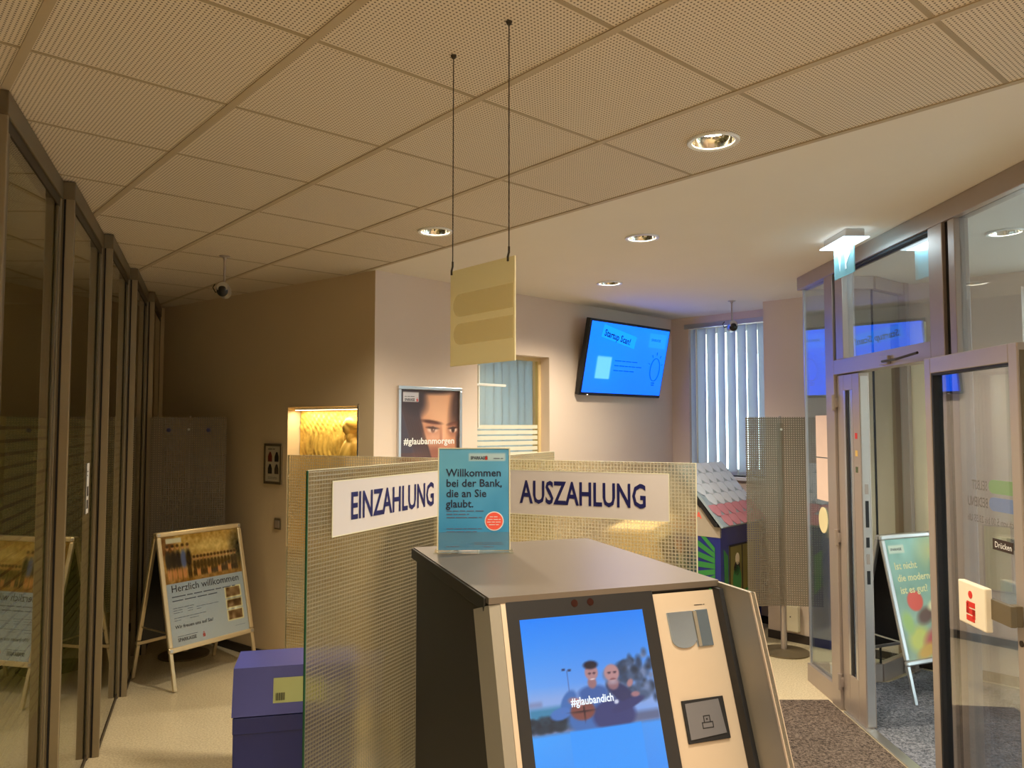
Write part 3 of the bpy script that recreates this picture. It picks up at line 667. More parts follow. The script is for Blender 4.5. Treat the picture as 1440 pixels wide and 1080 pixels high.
# ------------------------------------------------------------------ A-boards
def a_board(name, label, loc, u, W, half, zt, zb, steel):
    """loc: ground point under the left end of the ridge; u: ridge direction; the poster side faces -y"""
    t = thing(name, label, 'a-board', (loc[0], loc[1], 0), ang(u), 'folding A-boards')
    lean = math.atan2(half, zt); Lp = math.hypot(half, zt)
    for sgn, nm in ((1, 'front'), (-1, 'back')):
        # panel frame: x 0..W, slope coordinate measured down from the ridge
        Mp = Matrix.Translation((0, 0, zt)) @ (Matrix.Rotation(-lean, 4, 'X') if sgn > 0 else Matrix.Translation((W, 0, 0)) @ Matrix.Rotation(math.pi, 4, 'Z') @ Matrix.Rotation(-lean, 4, 'X'))
        hp = zt - zb
        fr = 'frame_rail'
        MB().box(0, W, -.022, .004, -.034, 0, bev=.008).part(fr, steel, t, Mp); MB().box(0, W, -.022, .004, -hp, -hp + .034, bev=.008).part(fr, steel, t, Mp)
        for x in (0, W - .034): MB().box(x, x + .034, -.022, .004, -hp + .034, -.034, bev=.008).part('frame_stile', steel, t, Mp)
        for x in (.004, W - .030): MB().box(x, x + .026, -.016, .002, -Lp + .006, -hp, bev=.003).part('leg', steel, t, Mp)
        MB().box(.03, W - .03, -.002, .004, -hp + .03, -.03).part('backing', M_['black'], t, Mp)
        for x in (.006, W - .028):
            for z in (-.03, -hp + .006): MB().box(x, x + .022, -.024, -.021, z, z + .022, bev=.002).part('corner_clip', M_['alu_l'], t, Mp)
    zz = zt * .36
    for x in (.02, W - .02): MB().tube([(x, -half * (1 - zz / zt) + .01, zz), (x, half * (1 - zz / zt) - .01, zz)], .006).part('spreader', steel, t)
    Mf = Matrix.Translation((0, 0, zt)) @ Matrix.Rotation(-lean, 4, 'X')
    return t, Mf, hp
M_['champagne'] = mat('champagne_aluminium', (222, 205, 170), .3, .6, .03)
# a welcome board by the partition
uf = Vector((.552, .834))
# board panel faces right-front: local -y must point to (.834,-.552)
t, Mf, hp = a_board('welcome_board', 'A-board with a group photo and Herzlich willkommen poster, beside the glass partition', (-2.517, 5.49), uf, .70, .25, 1.055, .225, M_['champagne'])
W = .70
a = Art(150, 180, (176, 188, 210), 1.2)
a.grad(0, .56, (190, 198, 214), (170, 184, 208))
yb = .565
a.grad(yb, 1, (160, 116, 56), (200, 158, 84)); a.ell(.65, .86, .42, .07, (232, 200, 130), .6, a=.8); a.ell(.85, .74, .2, .05, (236, 210, 150), .7, a=.8); a.ell(.98, .80, .10, .16, (44, 40, 20), .5, a=.8); a.ell(.04, .9, .12, .1, (130, 84, 34), .5)
a.noise(0, 1, yb, 1, 26, 34); a.noise(0, 1, yb, 1, 16, 70)
fig_cols = [(40, 34, 30), (44, 36, 30), (52, 44, 40), (84, 104, 160), (36, 30, 28)] + [(70, 52, 30)] * 14
for k in range(18):
    x = .07 + .062 * k if k < 5 else .385 + .045 * (k - 5); h = .30 if k < 5 else .17; base = yb + .05
    a.ell(x, base + h * .52, .036 if k < 5 else .022, h * .30, fig_cols[k], .3); a.ell(x, base + h * .92, .016, .026, (206, 150, 104), .3); a.ell(x, base + h * .96, .018, .014, (70, 46, 26), .4)
    for dx in (-.012, .012): a.ell(x + dx, base + h * .1, .012, h * .18, (222, 148, 92) if k in (1, 2, 3) or k % 3 == 0 else (60, 44, 30), .4)
a.rect(.06, .25, .93, .975, (226, 220, 204), .01)
# three small photos
for z0, z1 in ((.335, .445), (.235, .325), (.12, .225)):
    a.rect(.725, .945, z0, z1, (240, 226, 178), .008); a.rect(.74, .93, z0 + .012, z1 - .01, (120, 88, 56), .008)
a.rs = np.random.RandomState(9); m0 = a.c.copy(); a.noise(.735, .935, .13, .44, 70, 26)
p = a.build('poster', W - .06, hp - .06, M_['print_gloss'], t, Mf @ Matrix.Translation((.03, -.010, -hp + .03)))
PW, PH = W - .06, hp - .06
text('Herzlich willkommen', .070, M_['ink'], p, .04, .375, bold=.004, sx=.93)
text_lines(p, M_['ink_soft'], [(.04, .338, .52, .018), (.04, .310, .36, .018)], 'subtitle')
text_lines(p, M_['ink_soft'], [(.04, .262, .16, .009), (.04, .246, .07, .008), (.15, .246, .04, .008), (.22, .246, .18, .008), (.04, .230, .07, .008), (.15, .230, .04, .008), (.22, .230, .05, .008), (.04, .195, .25, .009), (.04, .178, .05, .008), (.16, .178, .07, .008)])
text('Wir freuen uns auf Sie!', .033, M_['ink'], p, .04, .125, bold=.012, sx=.98)
text('SPARKASSE', .034, M_['ink'], p, .05, .035, bold=.02, sx=.85); text_lines(p, M_['ink_soft'], [(.05, .068, .16, .009)]); s_mark(p, M_['red'], .255, .05, .038); text_lines(p, M_['ink_soft'], [(.52, .05, .09, .005)])
MB().box(.03, W - .03, -.0135, -.0125, -hp + .03, -.03).part('cover_sheet', M_['acrylic'], t, Mf)

# the second board in the lobby
u2 = Vector((.917, .40))
t, Mf, hp = a_board('lobby_board', 'A-board with a pale green vegetable poster in the lobby behind the glass doors', (2.50, 5.33), u2, .55, .245, 1.065, .215, M_['alu_l'])
W = .55
a = Art(90, 130, (150, 190, 178), 1.5)
a.grad(0, 1, (150, 172, 150), (148, 196, 184)); a.noise(0, 1, 0, 1, 22, 9); a.ell(.85, .88, .25, .14, (196, 200, 140), .6, .4, .8); a.ell(.95, .7, .16, .1, (110, 140, 120), .5, a=.7)
a.ell(.9, .62, .14, .03, (220, 222, 150), .5, .8, .8)
for x, z, rx, rz, c in ((.3, .16, .2, .1, (206, 210, 110)), (.15, .30, .1, .09, (168, 200, 120)), (.62, .14, .24, .09, (196, 90, 90)), (.85, .28, .18, .07, (228, 120, 110)), (.5, .34, .16, .06, (110, 80, 70)), (.85, .08, .2, .08, (120, 150, 70)), (.7, .42, .12, .04, (240, 236, 190)), (.4, .06, .2, .05, (214, 168, 80)), (.95, .40, .08, .05, (200, 60, 60))): a.ell(x, z, rx, rz, c, .35, .3)
a.ell(.36, .47, .15, .085, (232, 96, 80), .1)
a.rect(.06, .36, .875, .945, (214, 226, 206), .01)
p = a.build('poster', W - .06, hp - .06, M_['print'], t, Mf @ Matrix.Translation((.03, -.010, -hp + .03)))
yl = mat('pale_yellow_print', (240, 234, 180), .5)
text('Ist nicht', .066, yl, p, .05, .585, bold=.02); text('die moderne', .066, yl, p, .055, .505, bold=.02); text('ist es gut?', .066, yl, p, .06, .425, bold=.02)
text('SPARKASSE', .024, M_['ink'], p, .045, .71, sx=.9)
o = thing('floor_box', 'small pale grey box on the lobby floor behind the green board', 'box', (2.30, 5.45, .007), R(5))
MB().box(-.07, .07, -.06, .06, 0, .14, bev=.004).part('body', M_['white'], o); MB().box(-.074, .074, -.064, .064, .14, .155, bev=.003).part('lid', M_['cream'], o)

# ------------------------------------------------------------------ glass cross between the terminals
CN = Vector((-.25, 3.882)); U1 = Vector((math.sin(R(25.8)), math.cos(R(25.8)))); U2 = Vector((math.cos(R(25.0)), -math.sin(R(25.0))))
ZP = 1.65
cr = thing('glass_screen', 'free-standing cross of four dimpled glass panels between the bank terminals', 'glass screen', (CN.x, CN.y, 0), 0)
def arm(u, ln, edge):
    m = Matrix.Rotation(ang(u), 4, 'Z')
    g = MB().box(.02, ln - .004, -.004, .004, .12, ZP).part('glass_panel', M_['dimple'], cr, m)
    MB().box(ln - .004, ln, -.004, .004, .12, ZP).part('glass_edge', edge, g)
    MB().box(.02, ln, -.004, .004, ZP, ZP + .002).part('top_edge', M_['frost_edge'], g)
    MB().box(ln - .35, ln - .25, -.03, .03, .0, .14, bev=.004).part('foot', M_['alu'], cr, m)
    return m
mA = arm(-U1, 1.152, M_['glass_edge']); mB = arm(U2, 1.165, M_['frost_edge']); mC = arm(U1, 1.19, M_['frost_edge']); mD = arm(-U2, 1.11, M_['frost_edge'])
shade_auto(MB().lathe([(.026, .0), (.026, ZP + .002)], 24).part('centre_post', M_['alu'], cr))
M_['sign_face'] = film('satin_sign_face', (226, 218, 218), .86)
def sign(name, label, u, s0, s1, word, tx):
    n = Vector((u[1], -u[0])); p = CN + n * .0065
    t = thing(name, label, 'sign', (p.x, p.y, 0), ang(u), 'lettered signs on the glass screen')
    MB().box(s0, s1, -.003, 0, 1.392, 1.602, bev=.001).part('plate', M_['sign_face'], t)
    bd = MB()
    for x0, x1, z0, z1 in ((s0, s1, 1.600, 1.604), (s0, s1, 1.390, 1.394), (s0 - .002, s0 + .002, 1.39, 1.604), (s1 - .002, s1 + .002, 1.39, 1.604)): bd.box(x0, x1, -.0036, .0, z0, z1)
    bd.part('edge', M_['frost_edge'], t)
    text(word, .150, M_['navy'], t, tx, 1.448, y=-.0045, bold=.02, fit=.618)
    return t
# EINZAHLUNG: panel seen from its right-hand side; the reading direction runs from the outer edge to the centre
sign('deposit_sign', 'white sign lettered EINZAHLUNG on the left dimpled glass panel', U1, -1.015, -.135, 'EINZAHLUNG', -.908)
sign('withdrawal_sign', 'white sign lettered AUSZAHLUNG on the right dimpled glass panel', U2, .16, 1.045, 'AUSZAHLUNG', .325)

# ------------------------------------------------------------------ blue deposit cabinet and the terminals behind the glass
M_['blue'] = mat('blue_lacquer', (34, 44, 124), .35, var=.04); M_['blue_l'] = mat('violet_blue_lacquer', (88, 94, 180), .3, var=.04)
t = thing('blue_cabinet', 'low violet-blue cabinet with a pale label on its upper panel, left of the dimpled glass', 'cabinet', (-1.162, 3.28, 0), R(13))
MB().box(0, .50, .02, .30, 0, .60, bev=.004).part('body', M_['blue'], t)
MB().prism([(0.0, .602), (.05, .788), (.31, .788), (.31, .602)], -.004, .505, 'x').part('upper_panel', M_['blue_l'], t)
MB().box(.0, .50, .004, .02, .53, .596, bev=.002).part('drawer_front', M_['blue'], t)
lb = MB().box(.16, .36, -.002, .0, .045, .145).part('label', mat('pale_green_label', (196, 206, 150), .5), t, Matrix.Translation((0, 0, .602)) @ Matrix.Rotation(-math.atan2(.05, .186), 4, 'X'))
bb = MB()
for k in range(12): bb.box(.17 + k * .0032, .17 + k * .0032 + (.002 if k % 3 else .001), -.0032, -.0022, .055, .085)
bb.part('bar_code', M_['gasket'], lb)
def terminal(name, label, loc, rz, W, Dp, H, mt):
    t = thing(name, label, 'terminal', loc, rz, 'bank terminals around the glass screen')
    MB().prism([(0, 0), (Dp, 0), (Dp, H), (Dp * .35, H), (0, H * .68)], 0, W, 'x').part('body', mt, t)
    lean = math.atan2(Dp * .35, H * .32); Ms = Matrix.Translation((0, 0, H * .68)) @ Matrix.Rotation(-lean, 4, 'X')
    MB().box(.05, W - .05, -.004, 0, .05, H * .28, bev=.002).part('screen', M_['black'], t, Ms); MB().box(.1, W - .1, -.012, 0, H * .55, H * .58, bev=.002).part('slot', M_['black'], t)
    return t
terminal('deposit_terminal', 'dark terminal blurred behind the left dimpled glass panel', (-.70, 3.86, 0), R(-65), .26, .24, 1.42, mat('graphite_panel', (40, 38, 36), .5))
terminal('withdrawal_terminal', 'beige terminal seen through the right dimpled glass panel', (.86, 4.05, 0), R(68), .44, .36, 1.27, mat('beige_panel', (214, 190, 146), .5))

# ------------------------------------------------------------------ kiosk
M_['k_top'] = mat('bronze_grey_lid', (112, 102, 92), .38, .35, .03); M_['k_black'] = mat('black_powder_coat', (38, 36, 32), .55, .1, .05)
M_['k_silver'] = mat('champagne_metal_panel', (206, 188, 166), .48, .4, .03); M_['k_grey'] = mat('grey_metal_wing', (140, 133, 120), .5, .3, .03); M_['k_bezel'] = mat('charcoal_bezel', (44, 44, 46), .3, .2, .02)
k = thing('service_kiosk', 'dark floor-standing bank kiosk with a tilted lit screen and silver front', 'kiosk', (-.049, 1.782, 0), R(19.8))
KT = 1.42; PH_ = R(19.3); sl_ = math.tan(PH_)
def fy_(z): return -(KT - z) * sl_
MB().prism([(.77, 0), (.77, KT - .016), (.03, KT - .016), (.05 + fy_(.55), .55), (-.02, .46), (-.02, 0)], .004, .60, 'x').part('body', M_['k_black'], k)
MB().prism([(-.006, -.006), (.606, -.006), (.606, .772), (-.006, .772)], KT - .010, KT + .005, 'z').part('lid', M_['k_top'], k)
MB().box(-.002, .602, .0, .77, KT - .016, KT - .010).part('shadow_gap', M_['gasket'], k)
MB().box(-.012, -.005, .015, .775, KT - .03, KT + .002, bev=.002).part('lid_edge', M_['k_black'], k)
Mk = Matrix.Translation((0, 0, KT)) @ Matrix.Rotation(-PH_, 4, 'X')
SLn = -(KT - .55) / math.cos(PH_)
MB().box(.03, .594, .004, .05, SLn, -.018).part('front_panel', M_['k_silver'], k, Mk)
MB().prism([(-.024, .062), (-.004, .004), (.022, .0), (.024, .05)], SLn, -.012, 'z').part('side_chamfer', M_['k_grey'], k, Mk)
MB().prism([(.0225, -.001), (.034, -.001), (.034, .05), (.0245, .05)], SLn, -.010, 'z').part('front_border', M_['k_silver'], k, Mk)
MB().box(.034, .414, -.003, .03, SLn + .05, -.006, bev=.0015).part('bezel', M_['k_bezel'], k, Mk)
for x in (.204, .245): MB().lathe([(.0085, 0), (.0085, .0012)], 20, Matrix.Translation((x, -.003, -.024)) @ Matrix.Rotation(R(90), 4, 'X')).part('camera_lens', mat('lens_red_black', (44, 18, 14), .15), k, Mk)
# screen art: two men under a blue sky
SW, SH = .316, .56
a = Art(130, 220, (30, 130, 245), SH / SW)
zt_ = lambda d: 1 - d / SH      # metres below the screen's top edge -> v
a.grad(0, zt_(.244), (20, 120, 240), (60, 160, 252)); a.grad(zt_(.244), 1, (150, 180, 235), (20, 130, 250)); a.rect(.45, 1, .2, 1, (70, 130, 225), .9, .6)
hz = zt_(.205)
a.rect(0, 1, zt_(.215), zt_(.160), (150, 170, 220), .05, .6)
a.rect(0, 1, zt_(.244), zt_(.222), (92, 104, 140), .02); a.rect(0, .30, zt_(.226), zt_(.190), (60, 130, 170), .02); a.rect(0, .1, zt_(.186), zt_(.178), (120, 130, 170), .02)
a.rs = np.random.RandomState(2)
for q in range(90):
    x = a.rs.uniform(.62, 1.0); top = .085 + .05 * (1 - (x - .62) / .4); a.ell(x, zt_(a.rs.uniform(top, .205)), a.rs.uniform(.02, .04), a.rs.uniform(.010, .022), [(44, 66, 96), (70, 92, 126), (36, 52, 72), (110, 130, 170)][a.rs.randint(4)], .5, a=.8)
for q in range(60): a.ell(a.rs.uniform(0, .36), zt_(a.rs.uniform(.213, .236)), .03, .012, [(36, 54, 70), (56, 80, 100), (30, 44, 58)][a.rs.randint(3)], .5, a=.8)
a.rect(.31, .316, zt_(.17), zt_(.118), (70, 90, 150), .004); a.ell(.29, zt_(.116), .014, .005, (40, 56, 100), .3); a.ell(.335, zt_(.118), .014, .005, (40, 56, 100), .3)
cl1, cl2 = (62, 108, 178), (52, 62, 116)
a.ell(.45, zt_(.222), .17, .060, cl1, .12); a.ell(.30, zt_(.186), .09, .03, cl1, .15, 1.0); a.ell(.23, zt_(.206), .08, .022, (70, 116, 190), .15, .15); a.ell(.50, zt_(.172), .12, .03, (58, 96, 164), .2)
a.ell(.64, zt_(.222), .17, .062, cl2, .12); a.ell(.72, zt_(.178), .12, .03, (46, 54, 96), .15, -.6); a.ell(.76, zt_(.204), .14, .018, (50, 58, 110), .15, .25); a.ell(.67, zt_(.196), .018, .008, (200, 206, 230), .3)
a.rect(.28, .84, 0, zt_(.2445), (46, 150, 250), .004)
a.ell(.50, zt_(.150), .035, .022, (150, 110, 116), .2); a.ell(.505, zt_(.128), .052, .030, (172, 130, 136), .12); a.ell(.505, zt_(.112), .056, .016, (30, 30, 46), .25); a.ell(.49, zt_(.130), .012, .004, (60, 40, 60), .4); a.ell(.525, zt_(.130), .012, .004, (60, 40, 60), .4); a.ell(.507, zt_(.143), .018, .002, (226, 206, 212), .5)
a.ell(.665, zt_(.158), .045, .022, (140, 104, 116), .2); a.ell(.665, zt_(.134), .060, .033, (180, 136, 140), .12); a.ell(.665, zt_(.154), .045, .010, (176, 160, 176), .5, a=.6); a.ell(.645, zt_(.133), .014, .004, (66, 50, 66), .4); a.ell(.69, zt_(.133), .014, .004, (66, 50, 66), .4); a.ell(.668, zt_(.147), .024, .003, (120, 70, 80), .4)
a.ell(.80, zt_(.160), .03, .012, (170, 124, 130), .3, .8); a.ell(.83, zt_(.185), .035, .010, (160, 116, 126), .3)
a.ell(.40, zt_(.205), .095, .036, (124, 74, 72), .12); a.ell(.41, zt_(.205), .006, .034, (50, 34, 44), .6); a.ell(.40, zt_(.207), .09, .003, (50, 34, 44), .6); a.ell(.36, zt_(.186), .06, .014, (172, 116, 116), .3, -.3)
a.ell(.62, zt_(.372), .075, .024, (130, 196, 255), .08); a.ell(.40, zt_(.376), .03, .012, (110, 184, 255), .1)
p = a.build('screen', SW, SH, M_['screen'], k, Mk @ Matrix.Translation((.0625, -.0036, -.051 - SH)))
text('#glaubandich', .0235, emis('screen_white', (.85, .92, 1, 1), 1.1), p, .100, SH - .193, y=-.0008, bold=.025, sx=.86)
# reader window, card slot and small legend on the silver panel
M_['mirror'] = mat('mirror_cover', (176, 200, 228), .08, .9, .02); 
pts = [(.446, -.065), (.516, -.065), (.517, -.150)] + [(.482 + .034 * math.cos(q), -.128 - .022 * math.sin(q)) for q in np.linspace(.3, math.pi, 10)]
MB().prism(pts, -.0005, .004, 'y').part('mirror_window', M_['mirror'], k, Mk)
MB().box(.522, .560, -.001, .006, -.150, -.064, bev=.001).part('reader_window', M_['mirror'], k, Mk); MB().box(.518, .527, -.002, .004, -.149, -.066).part('window_frame', M_['k_grey'], k, Mk)
text_lines(k, M_['k_bezel'], [(.528, -.053, .03, .004)], 'legend', Mk, y=.0032)
MB().box(.443, .556, -.002, .004, -.358, -.265, bev=.001).part('slot_surround', M_['gasket'], k, Mk)
sf = MB().prism([(.448, -.350), (.546, -.345), (.540, -.270), (.448, -.272)], -.0045, -.002, 'y').part('card_slot_cover', mat('slate_slot_cover', (112, 112, 118), .35, .3), k, Mk)
ic = MB()
for x0, x1, z0, z1 in ((.484, .514, -.330, -.328), (.484, .514, -.318, -.316), (.484, .486, -.330, -.316), (.512, .514, -.330, -.316), (.490, .508, -.304, -.302), (.490, .492, -.316, -.302), (.506, .508, -.316, -.302), (.497, .501, -.312, -.308)): ic.box(x0, x1, -.0052, -.0045, z0, z1)
ic.part('icon', M_['gasket'], sf)
# right-hand privacy wing
MB().prism([(.02, KT), (-.142, KT), (-.142 + fy_(.55) * .0 - (KT - .55) * .357, .55), (-.10, .42), (.02, .42)], .602, .612, 'x').part('privacy_wing', M_['k_grey'], k)
MB().prism([(-.142, KT), (-.136, KT + .0), (-.136 - (KT - .55) * .357, .55), (-.142 - (KT - .55) * .357, .55)], .600, .614, 'x').part('wing_edge', M_['k_silver'], k)
MB().prism([(.004, KT - .012), (-.030, KT - .012), (-.030 + fy_(.55), .55), (.03 + fy_(.55), .55)], .590, .602, 'x').part('wing_shadow_strip', M_['gasket'], k)  # black strip standing in for the shadow groove between front panel and wing

# leaflet holder on the kiosk
t = thing('leaflet_holder', 'clear acrylic stand holding a blue Willkommen leaflet on the kiosk top', 'leaflet stand', (-.118, 2.41, 1.4255), R(2))
W, H = .218, .312; Ml = Matrix.Rotation(R(-5), 4, 'X') @ Matrix.Translation((-W / 2, 0, .006))
MB().box(-.122, .122, -.035, .045, 0, .004, bev=.001).part('base_plate', M_['acrylic'], t)
MB().box(-.003, W + .003, -.0035, -.0015, 0, .055, bev=.0006).part('front_lip', M_['acrylic'], t, Ml); MB().box(-.004, W + .004, .0015, .0035, 0, H + .004, bev=.0006).part('back_plate', M_['acrylic'], t, Ml)
for x in (-.004, W + .001): MB().box(x, x + .003, -.0035, .0035, 0, H + .002).part('side_edge', M_['frost_edge'], t, Ml)
MB().box(-.002, W + .002, -.003, .003, H, H + .003).part('top_edge', M_['frost_edge'], t, Ml)
a = Art(60, 86, (70, 160, 196), 1.42)
a.grad(0, 1, (52, 146, 200), (92, 166, 212)); a.noise(0, 1, 0, 1, 10, 5); a.ell(.2, .8, .5, .2, (110, 184, 210), .8, a=.5); a.rect(.42, .95, .88, .955, (176, 206, 218), .01)
p = a.build('leaflet', W, H, M_['print'], t, Ml @ Matrix.Translation((0, 0, 0)))
text('Willkommen\nbei der Bank,\ndie an Sie\nglaubt.', .0335, M_['ink'], p, .022, .226, bold=.012, sx=.98)
text_lines(p, M_['ink_soft'], [(.024, .118, .12, .006), (.024, .108, .07, .006), (.024, .098, .11, .006), (.024, .064, .11, .005), (.024, .055, .095, .005), (.024, .010, .04, .004), (.11, .022, .09, .003), (.11, .017, .09, .003), (.14, .009, .03, .004)])
text('SPARKASSE', .014, M_['ink'], p, .098, .279, bold=.02, sx=.78); s_mark(p, M_['red'], .147, .285, .014); text_lines(p, M_['ink_soft'], [(.17, .281, .03, .005)])
st = MB().lathe([(.0295, 0), (.0295, .0006)], 36, Matrix.Translation((.172, -.001, .088)) @ Matrix.Rotation(R(90), 4, 'X')).part('sticker_rim', M_['paper'], p)
st = MB().lathe([(.0265, 0), (.0265, .0006)], 36, Matrix.Translation((.172, -.0017, .088)) @ Matrix.Rotation(R(90), 4, 'X')).part('round_sticker', M_['coral'], p)
text_lines(p, M_['paper'], [(.158, .100, .028, .0045), (.152, .092, .04, .0045), (.150, .084, .042, .0045), (.156, .076, .03, .0045)], 'sticker_print', y=-.0028)

# ------------------------------------------------------------------ entrance front
FX = 2.13
ef = thing('entrance_glazing', 'grey metal-framed glass front with transom between hall and lobby', 'glazing', (FX, 5.62, 0), R(-90))
def yx(Y): return 5.62 - Y          # world Y -> local x along the front
HD = 2.145
MB().box(-.03, yx(1.6), -.03, .06, ZC - .095, ZC - .001, bev=.003).part('head_beam', M_['alu'], ef)
MB().box(-.0, yx(5.16), -.02, .05, .0, .125, bev=.003).part('base_rail', M_['alu'], ef)
MB().box(yx(5.165), yx(5.035), -.03, .06, .0, ZC - .095, bev=.003).part('post', M_['alu'], ef)
MB().box(yx(5.033), yx(4.995), -.012, .05, HD + .095, ZC - .095).part('gasket', M_['gasket'], ef)
MB().box(yx(4.995), yx(4.885), -.028, .05, HD + .095, ZC - .095, bev=.003).part('sash_stile', M_['alu'], ef)
MB().box(yx(3.86), yx(3.735), -.03, .06, 0, ZC - .095, bev=.003).part('post', M_['alu'], ef)
MB().box(yx(3.735), yx(3.70), -.012, .05, 0, ZC - .095).part('gasket', M_['gasket'], ef)
MB().box(yx(3.70), yx(3.645), -.02, .05, 0, ZC - .095, bev=.003).part('sash_stile', M_['alu'], ef)
MB().box(yx(5.035), yx(3.86), -.03, .06, HD, HD + .095, bev=.003).part('transom', M_['alu'], ef)
MB().box(yx(4.885), yx(3.86), -.015, .045, ZC - .108, ZC - .095).part('gasket', M_['gasket'], ef)
MB().box(yx(3.645), yx(1.6), -.02, .05, 0, .1, bev=.003).part('base_rail', M_['alu'], ef)
MB().box(yx(2.25), yx(2.15), -.03, .06, 0, ZC - .095, bev=.003).part('post', M_['alu'], ef)
MB().box(.012, yx(5.165), .006, .014, .125, ZC - .095).part('pane', M_['front_glass'], ef)
MB().box(yx(4.885), yx(3.86), .006, .014, HD + .095, ZC - .108).part('pane', M_['front_glass'], ef)
MB().box(yx(3.645), yx(2.25), .006, .014, .1, ZC - .095).part('pane', M_['front_glass'], ef)
MB().box(yx(2.15), yx(1.6), .006, .014, .1, ZC - .095).part('pane', M_['front_glass'], ef)
MB().box(-.004, .012, .0, .016, .125, ZC - .095).part('corner_joint', M_['alu_l'], ef)
cl = MB().box(yx(4.37), yx(4.27), -.05, -.03, HD + .012, HD + .06, bev=.003).part('door_closer', M_['alu'], ef)
MB().tube([(yx(4.32), -.055, HD + .03), (yx(4.05), -.11, HD + .02), (yx(3.80), -.13, HD + .03)], .007).part('closer_arm', M_['bronze_d'], cl)
# return and chamfer of the lobby end
r0, r1, r2 = Vector((2.15, 5.62)), Vector((2.63, 5.60)), Vector((2.975, 5.88))
for pa, pb, lb_ in ((r0, r1, 'short glass return at the end of the entrance front'), (r1, r2, 'angled glass return joining the lobby wall')):
    u = (pb - pa).normalized(); n = (pb - pa).length
    t = thing('glass_return', lb_, 'glazing', (pa.x, pa.y, 0), ang(u), 'glass returns at the lobby end')
    MB().box(0, n, -.03, .03, ZC - .095, ZC - .001, bev=.003).part('head_beam', M_['alu'], t); MB().box(0, n, -.02, .03, 0, .125, bev=.003).part('base_rail', M_['alu'], t)
    MB().box(.004, n - .004, .0, .008, .125, ZC - .095).part('pane', M_['clear'], t); MB().box(n - .008, n + .002, -.004, .012, .125, ZC - .095).part('edge_joint', M_['gasket'], t)
t = thing('lobby_post', 'slim grey metal post where the angled glass meets the lobby wall', 'post', (2.985, 5.865, 0), R(39))
MB().box(-.015, .045, -.03, .03, 0, ZC - .001, bev=.003).part('shaft', M_['alu'], t); MB().box(-.06, .06, -.05, .045, 0, .01, bev=.002).part('foot_plate', M_['alu'], t)
# sticker sheets on the first pane
pk = mat('pale_pink_sheet', (232, 206, 190), .6)
for z0, z1, lb_ in ((1.60, 1.885, 'upper of two pale sheets stuck on the entrance pane beside the perforated stand'), (1.305, 1.592, 'lower of two pale sheets stuck on the entrance pane beside the perforated stand')):
    o = MB().box(yx(5.425), yx(5.225), -.001, .004, z0, z1).part('paper_sheet', pk); o.location = (FX, 5.62, 0); o.rotation_euler.z = R(-90); tag(o, lb_, 'sheet', 'sheets on the entrance pane')
pts = [(yx(5.33) + .075 * math.cos(q), 1.17 + .088 * math.sin(q)) for q in np.linspace(0, 2 * math.pi, 28, endpoint=False)]
o = MB().prism(pts, -.001, .004, 'y').part('oval_sticker', mat('cream_sticker', (226, 214, 168), .6)); o.location = (FX, 5.62, 0); o.rotation_euler.z = R(-90); tag(o, 'cream oval sticker on the entrance pane below the pale sheets', 'sticker')
# lettering on the fixed pane, readable from the lobby
t = thing('opening_hours_lettering', 'green and blue bars with SELBST BEDIENUNG lettering on the fixed entrance pane, reversed', 'sticker', (FX, 5.62, 0), R(-90))
gk = mat('lettering_grey', (34, 32, 34), .6)
def bar(z, c, nm):
    r = .03; x0 = yx(3.475); pts = [(yx(3.15), z - r), (yx(3.15), z + r)] + [(x0 + r + r * math.cos(q), z + r * math.sin(q)) for q in np.linspace(math.pi / 2, 3 * math.pi / 2, 10)]
    MB().prism(pts, .001, .005, 'y').part(nm, mat(nm + '_paint', c, .5), t)
bar(1.545, (104, 176, 74), 'green_bar'); bar(1.468, (72, 130, 190), 'blue_bar')
text('SELBST', .062, gk, t, yx(3.49), 1.523, y=.0045, bold=.012, mirror=True, sx=.62); text('BEDIENUNG', .062, gk, t, yx(3.49), 1.446, y=.0045, bold=.012, mirror=True, sx=.62)
for o_ in list(t.children)[-2:]:
    xs_ = [v.co.x for v in o_.data.vertices]; sh = yx(3.49) - max(xs_)
    for v in o_.data.vertices: v.co.x += sh
o_ = text('Täglich von 5.00 bis 23.55 Uhr', .046, gk, t, yx(3.20), 1.375, y=.0045, mirror=True, sx=.72)
xs_ = [v.co.x for v in o_.data.vertices]; sh = yx(3.66) - min(xs_)
for v in o_.data.vertices: v.co.x += sh

# ------------------------------------------------------------------ door leaves
def hinge(parent, x, z, y=-.035):
    b = MB(); b.lathe([(.016, -.05), (.016, .05)], 14, Matrix.Translation((x, y, z))); b.box(x - .03, x + .02, y, y + .03, z - .03, z + .03, bev=.003); return shade_auto(b.part('hinge', M_['alu'], parent))
t = thing('passive_door_leaf', 'narrow closed door leaf with lock edge, left of the lobby opening', 'door', (FX, 5.03, 0), R(-90), 'entrance door leaves')
W = .315; H = HD - .006
MB().box(.0, .095, -.012, .05, .012, H, bev=.003).part('stile', M_['alu'], t); MB().box(W - .095, W, -.012, .05, .012, H, bev=.003).part('stile', M_['alu'], t)
MB().box(.095, W - .095, -.012, .05, .012, .26, bev=.003).part('bottom_rail', M_['alu'], t); MB().box(.095, W - .095, -.012, .05, H - .10, H, bev=.003).part('top_rail', M_['alu'], t)
MB().box(.095, .120, -.013, -.004, .26, H - .10).part('glazing_bead', M_['alu_l'], t); MB().box(.120, .15, -.006, .0, .26, H - .10).part('gasket', M_['gasket'], t); MB().box(W - .12, W - .095, -.013, -.004, .26, H - .10).part('glazing_bead', M_['alu_l'], t)
MB().box(.12, W - .12, .01, .018, .26, H - .10).part('pane', M_['front_glass'], t)
ep = MB().box(W, W + .003, -.004, .042, .02, H - .02).part('edge_plate', M_['alu_l'], t)
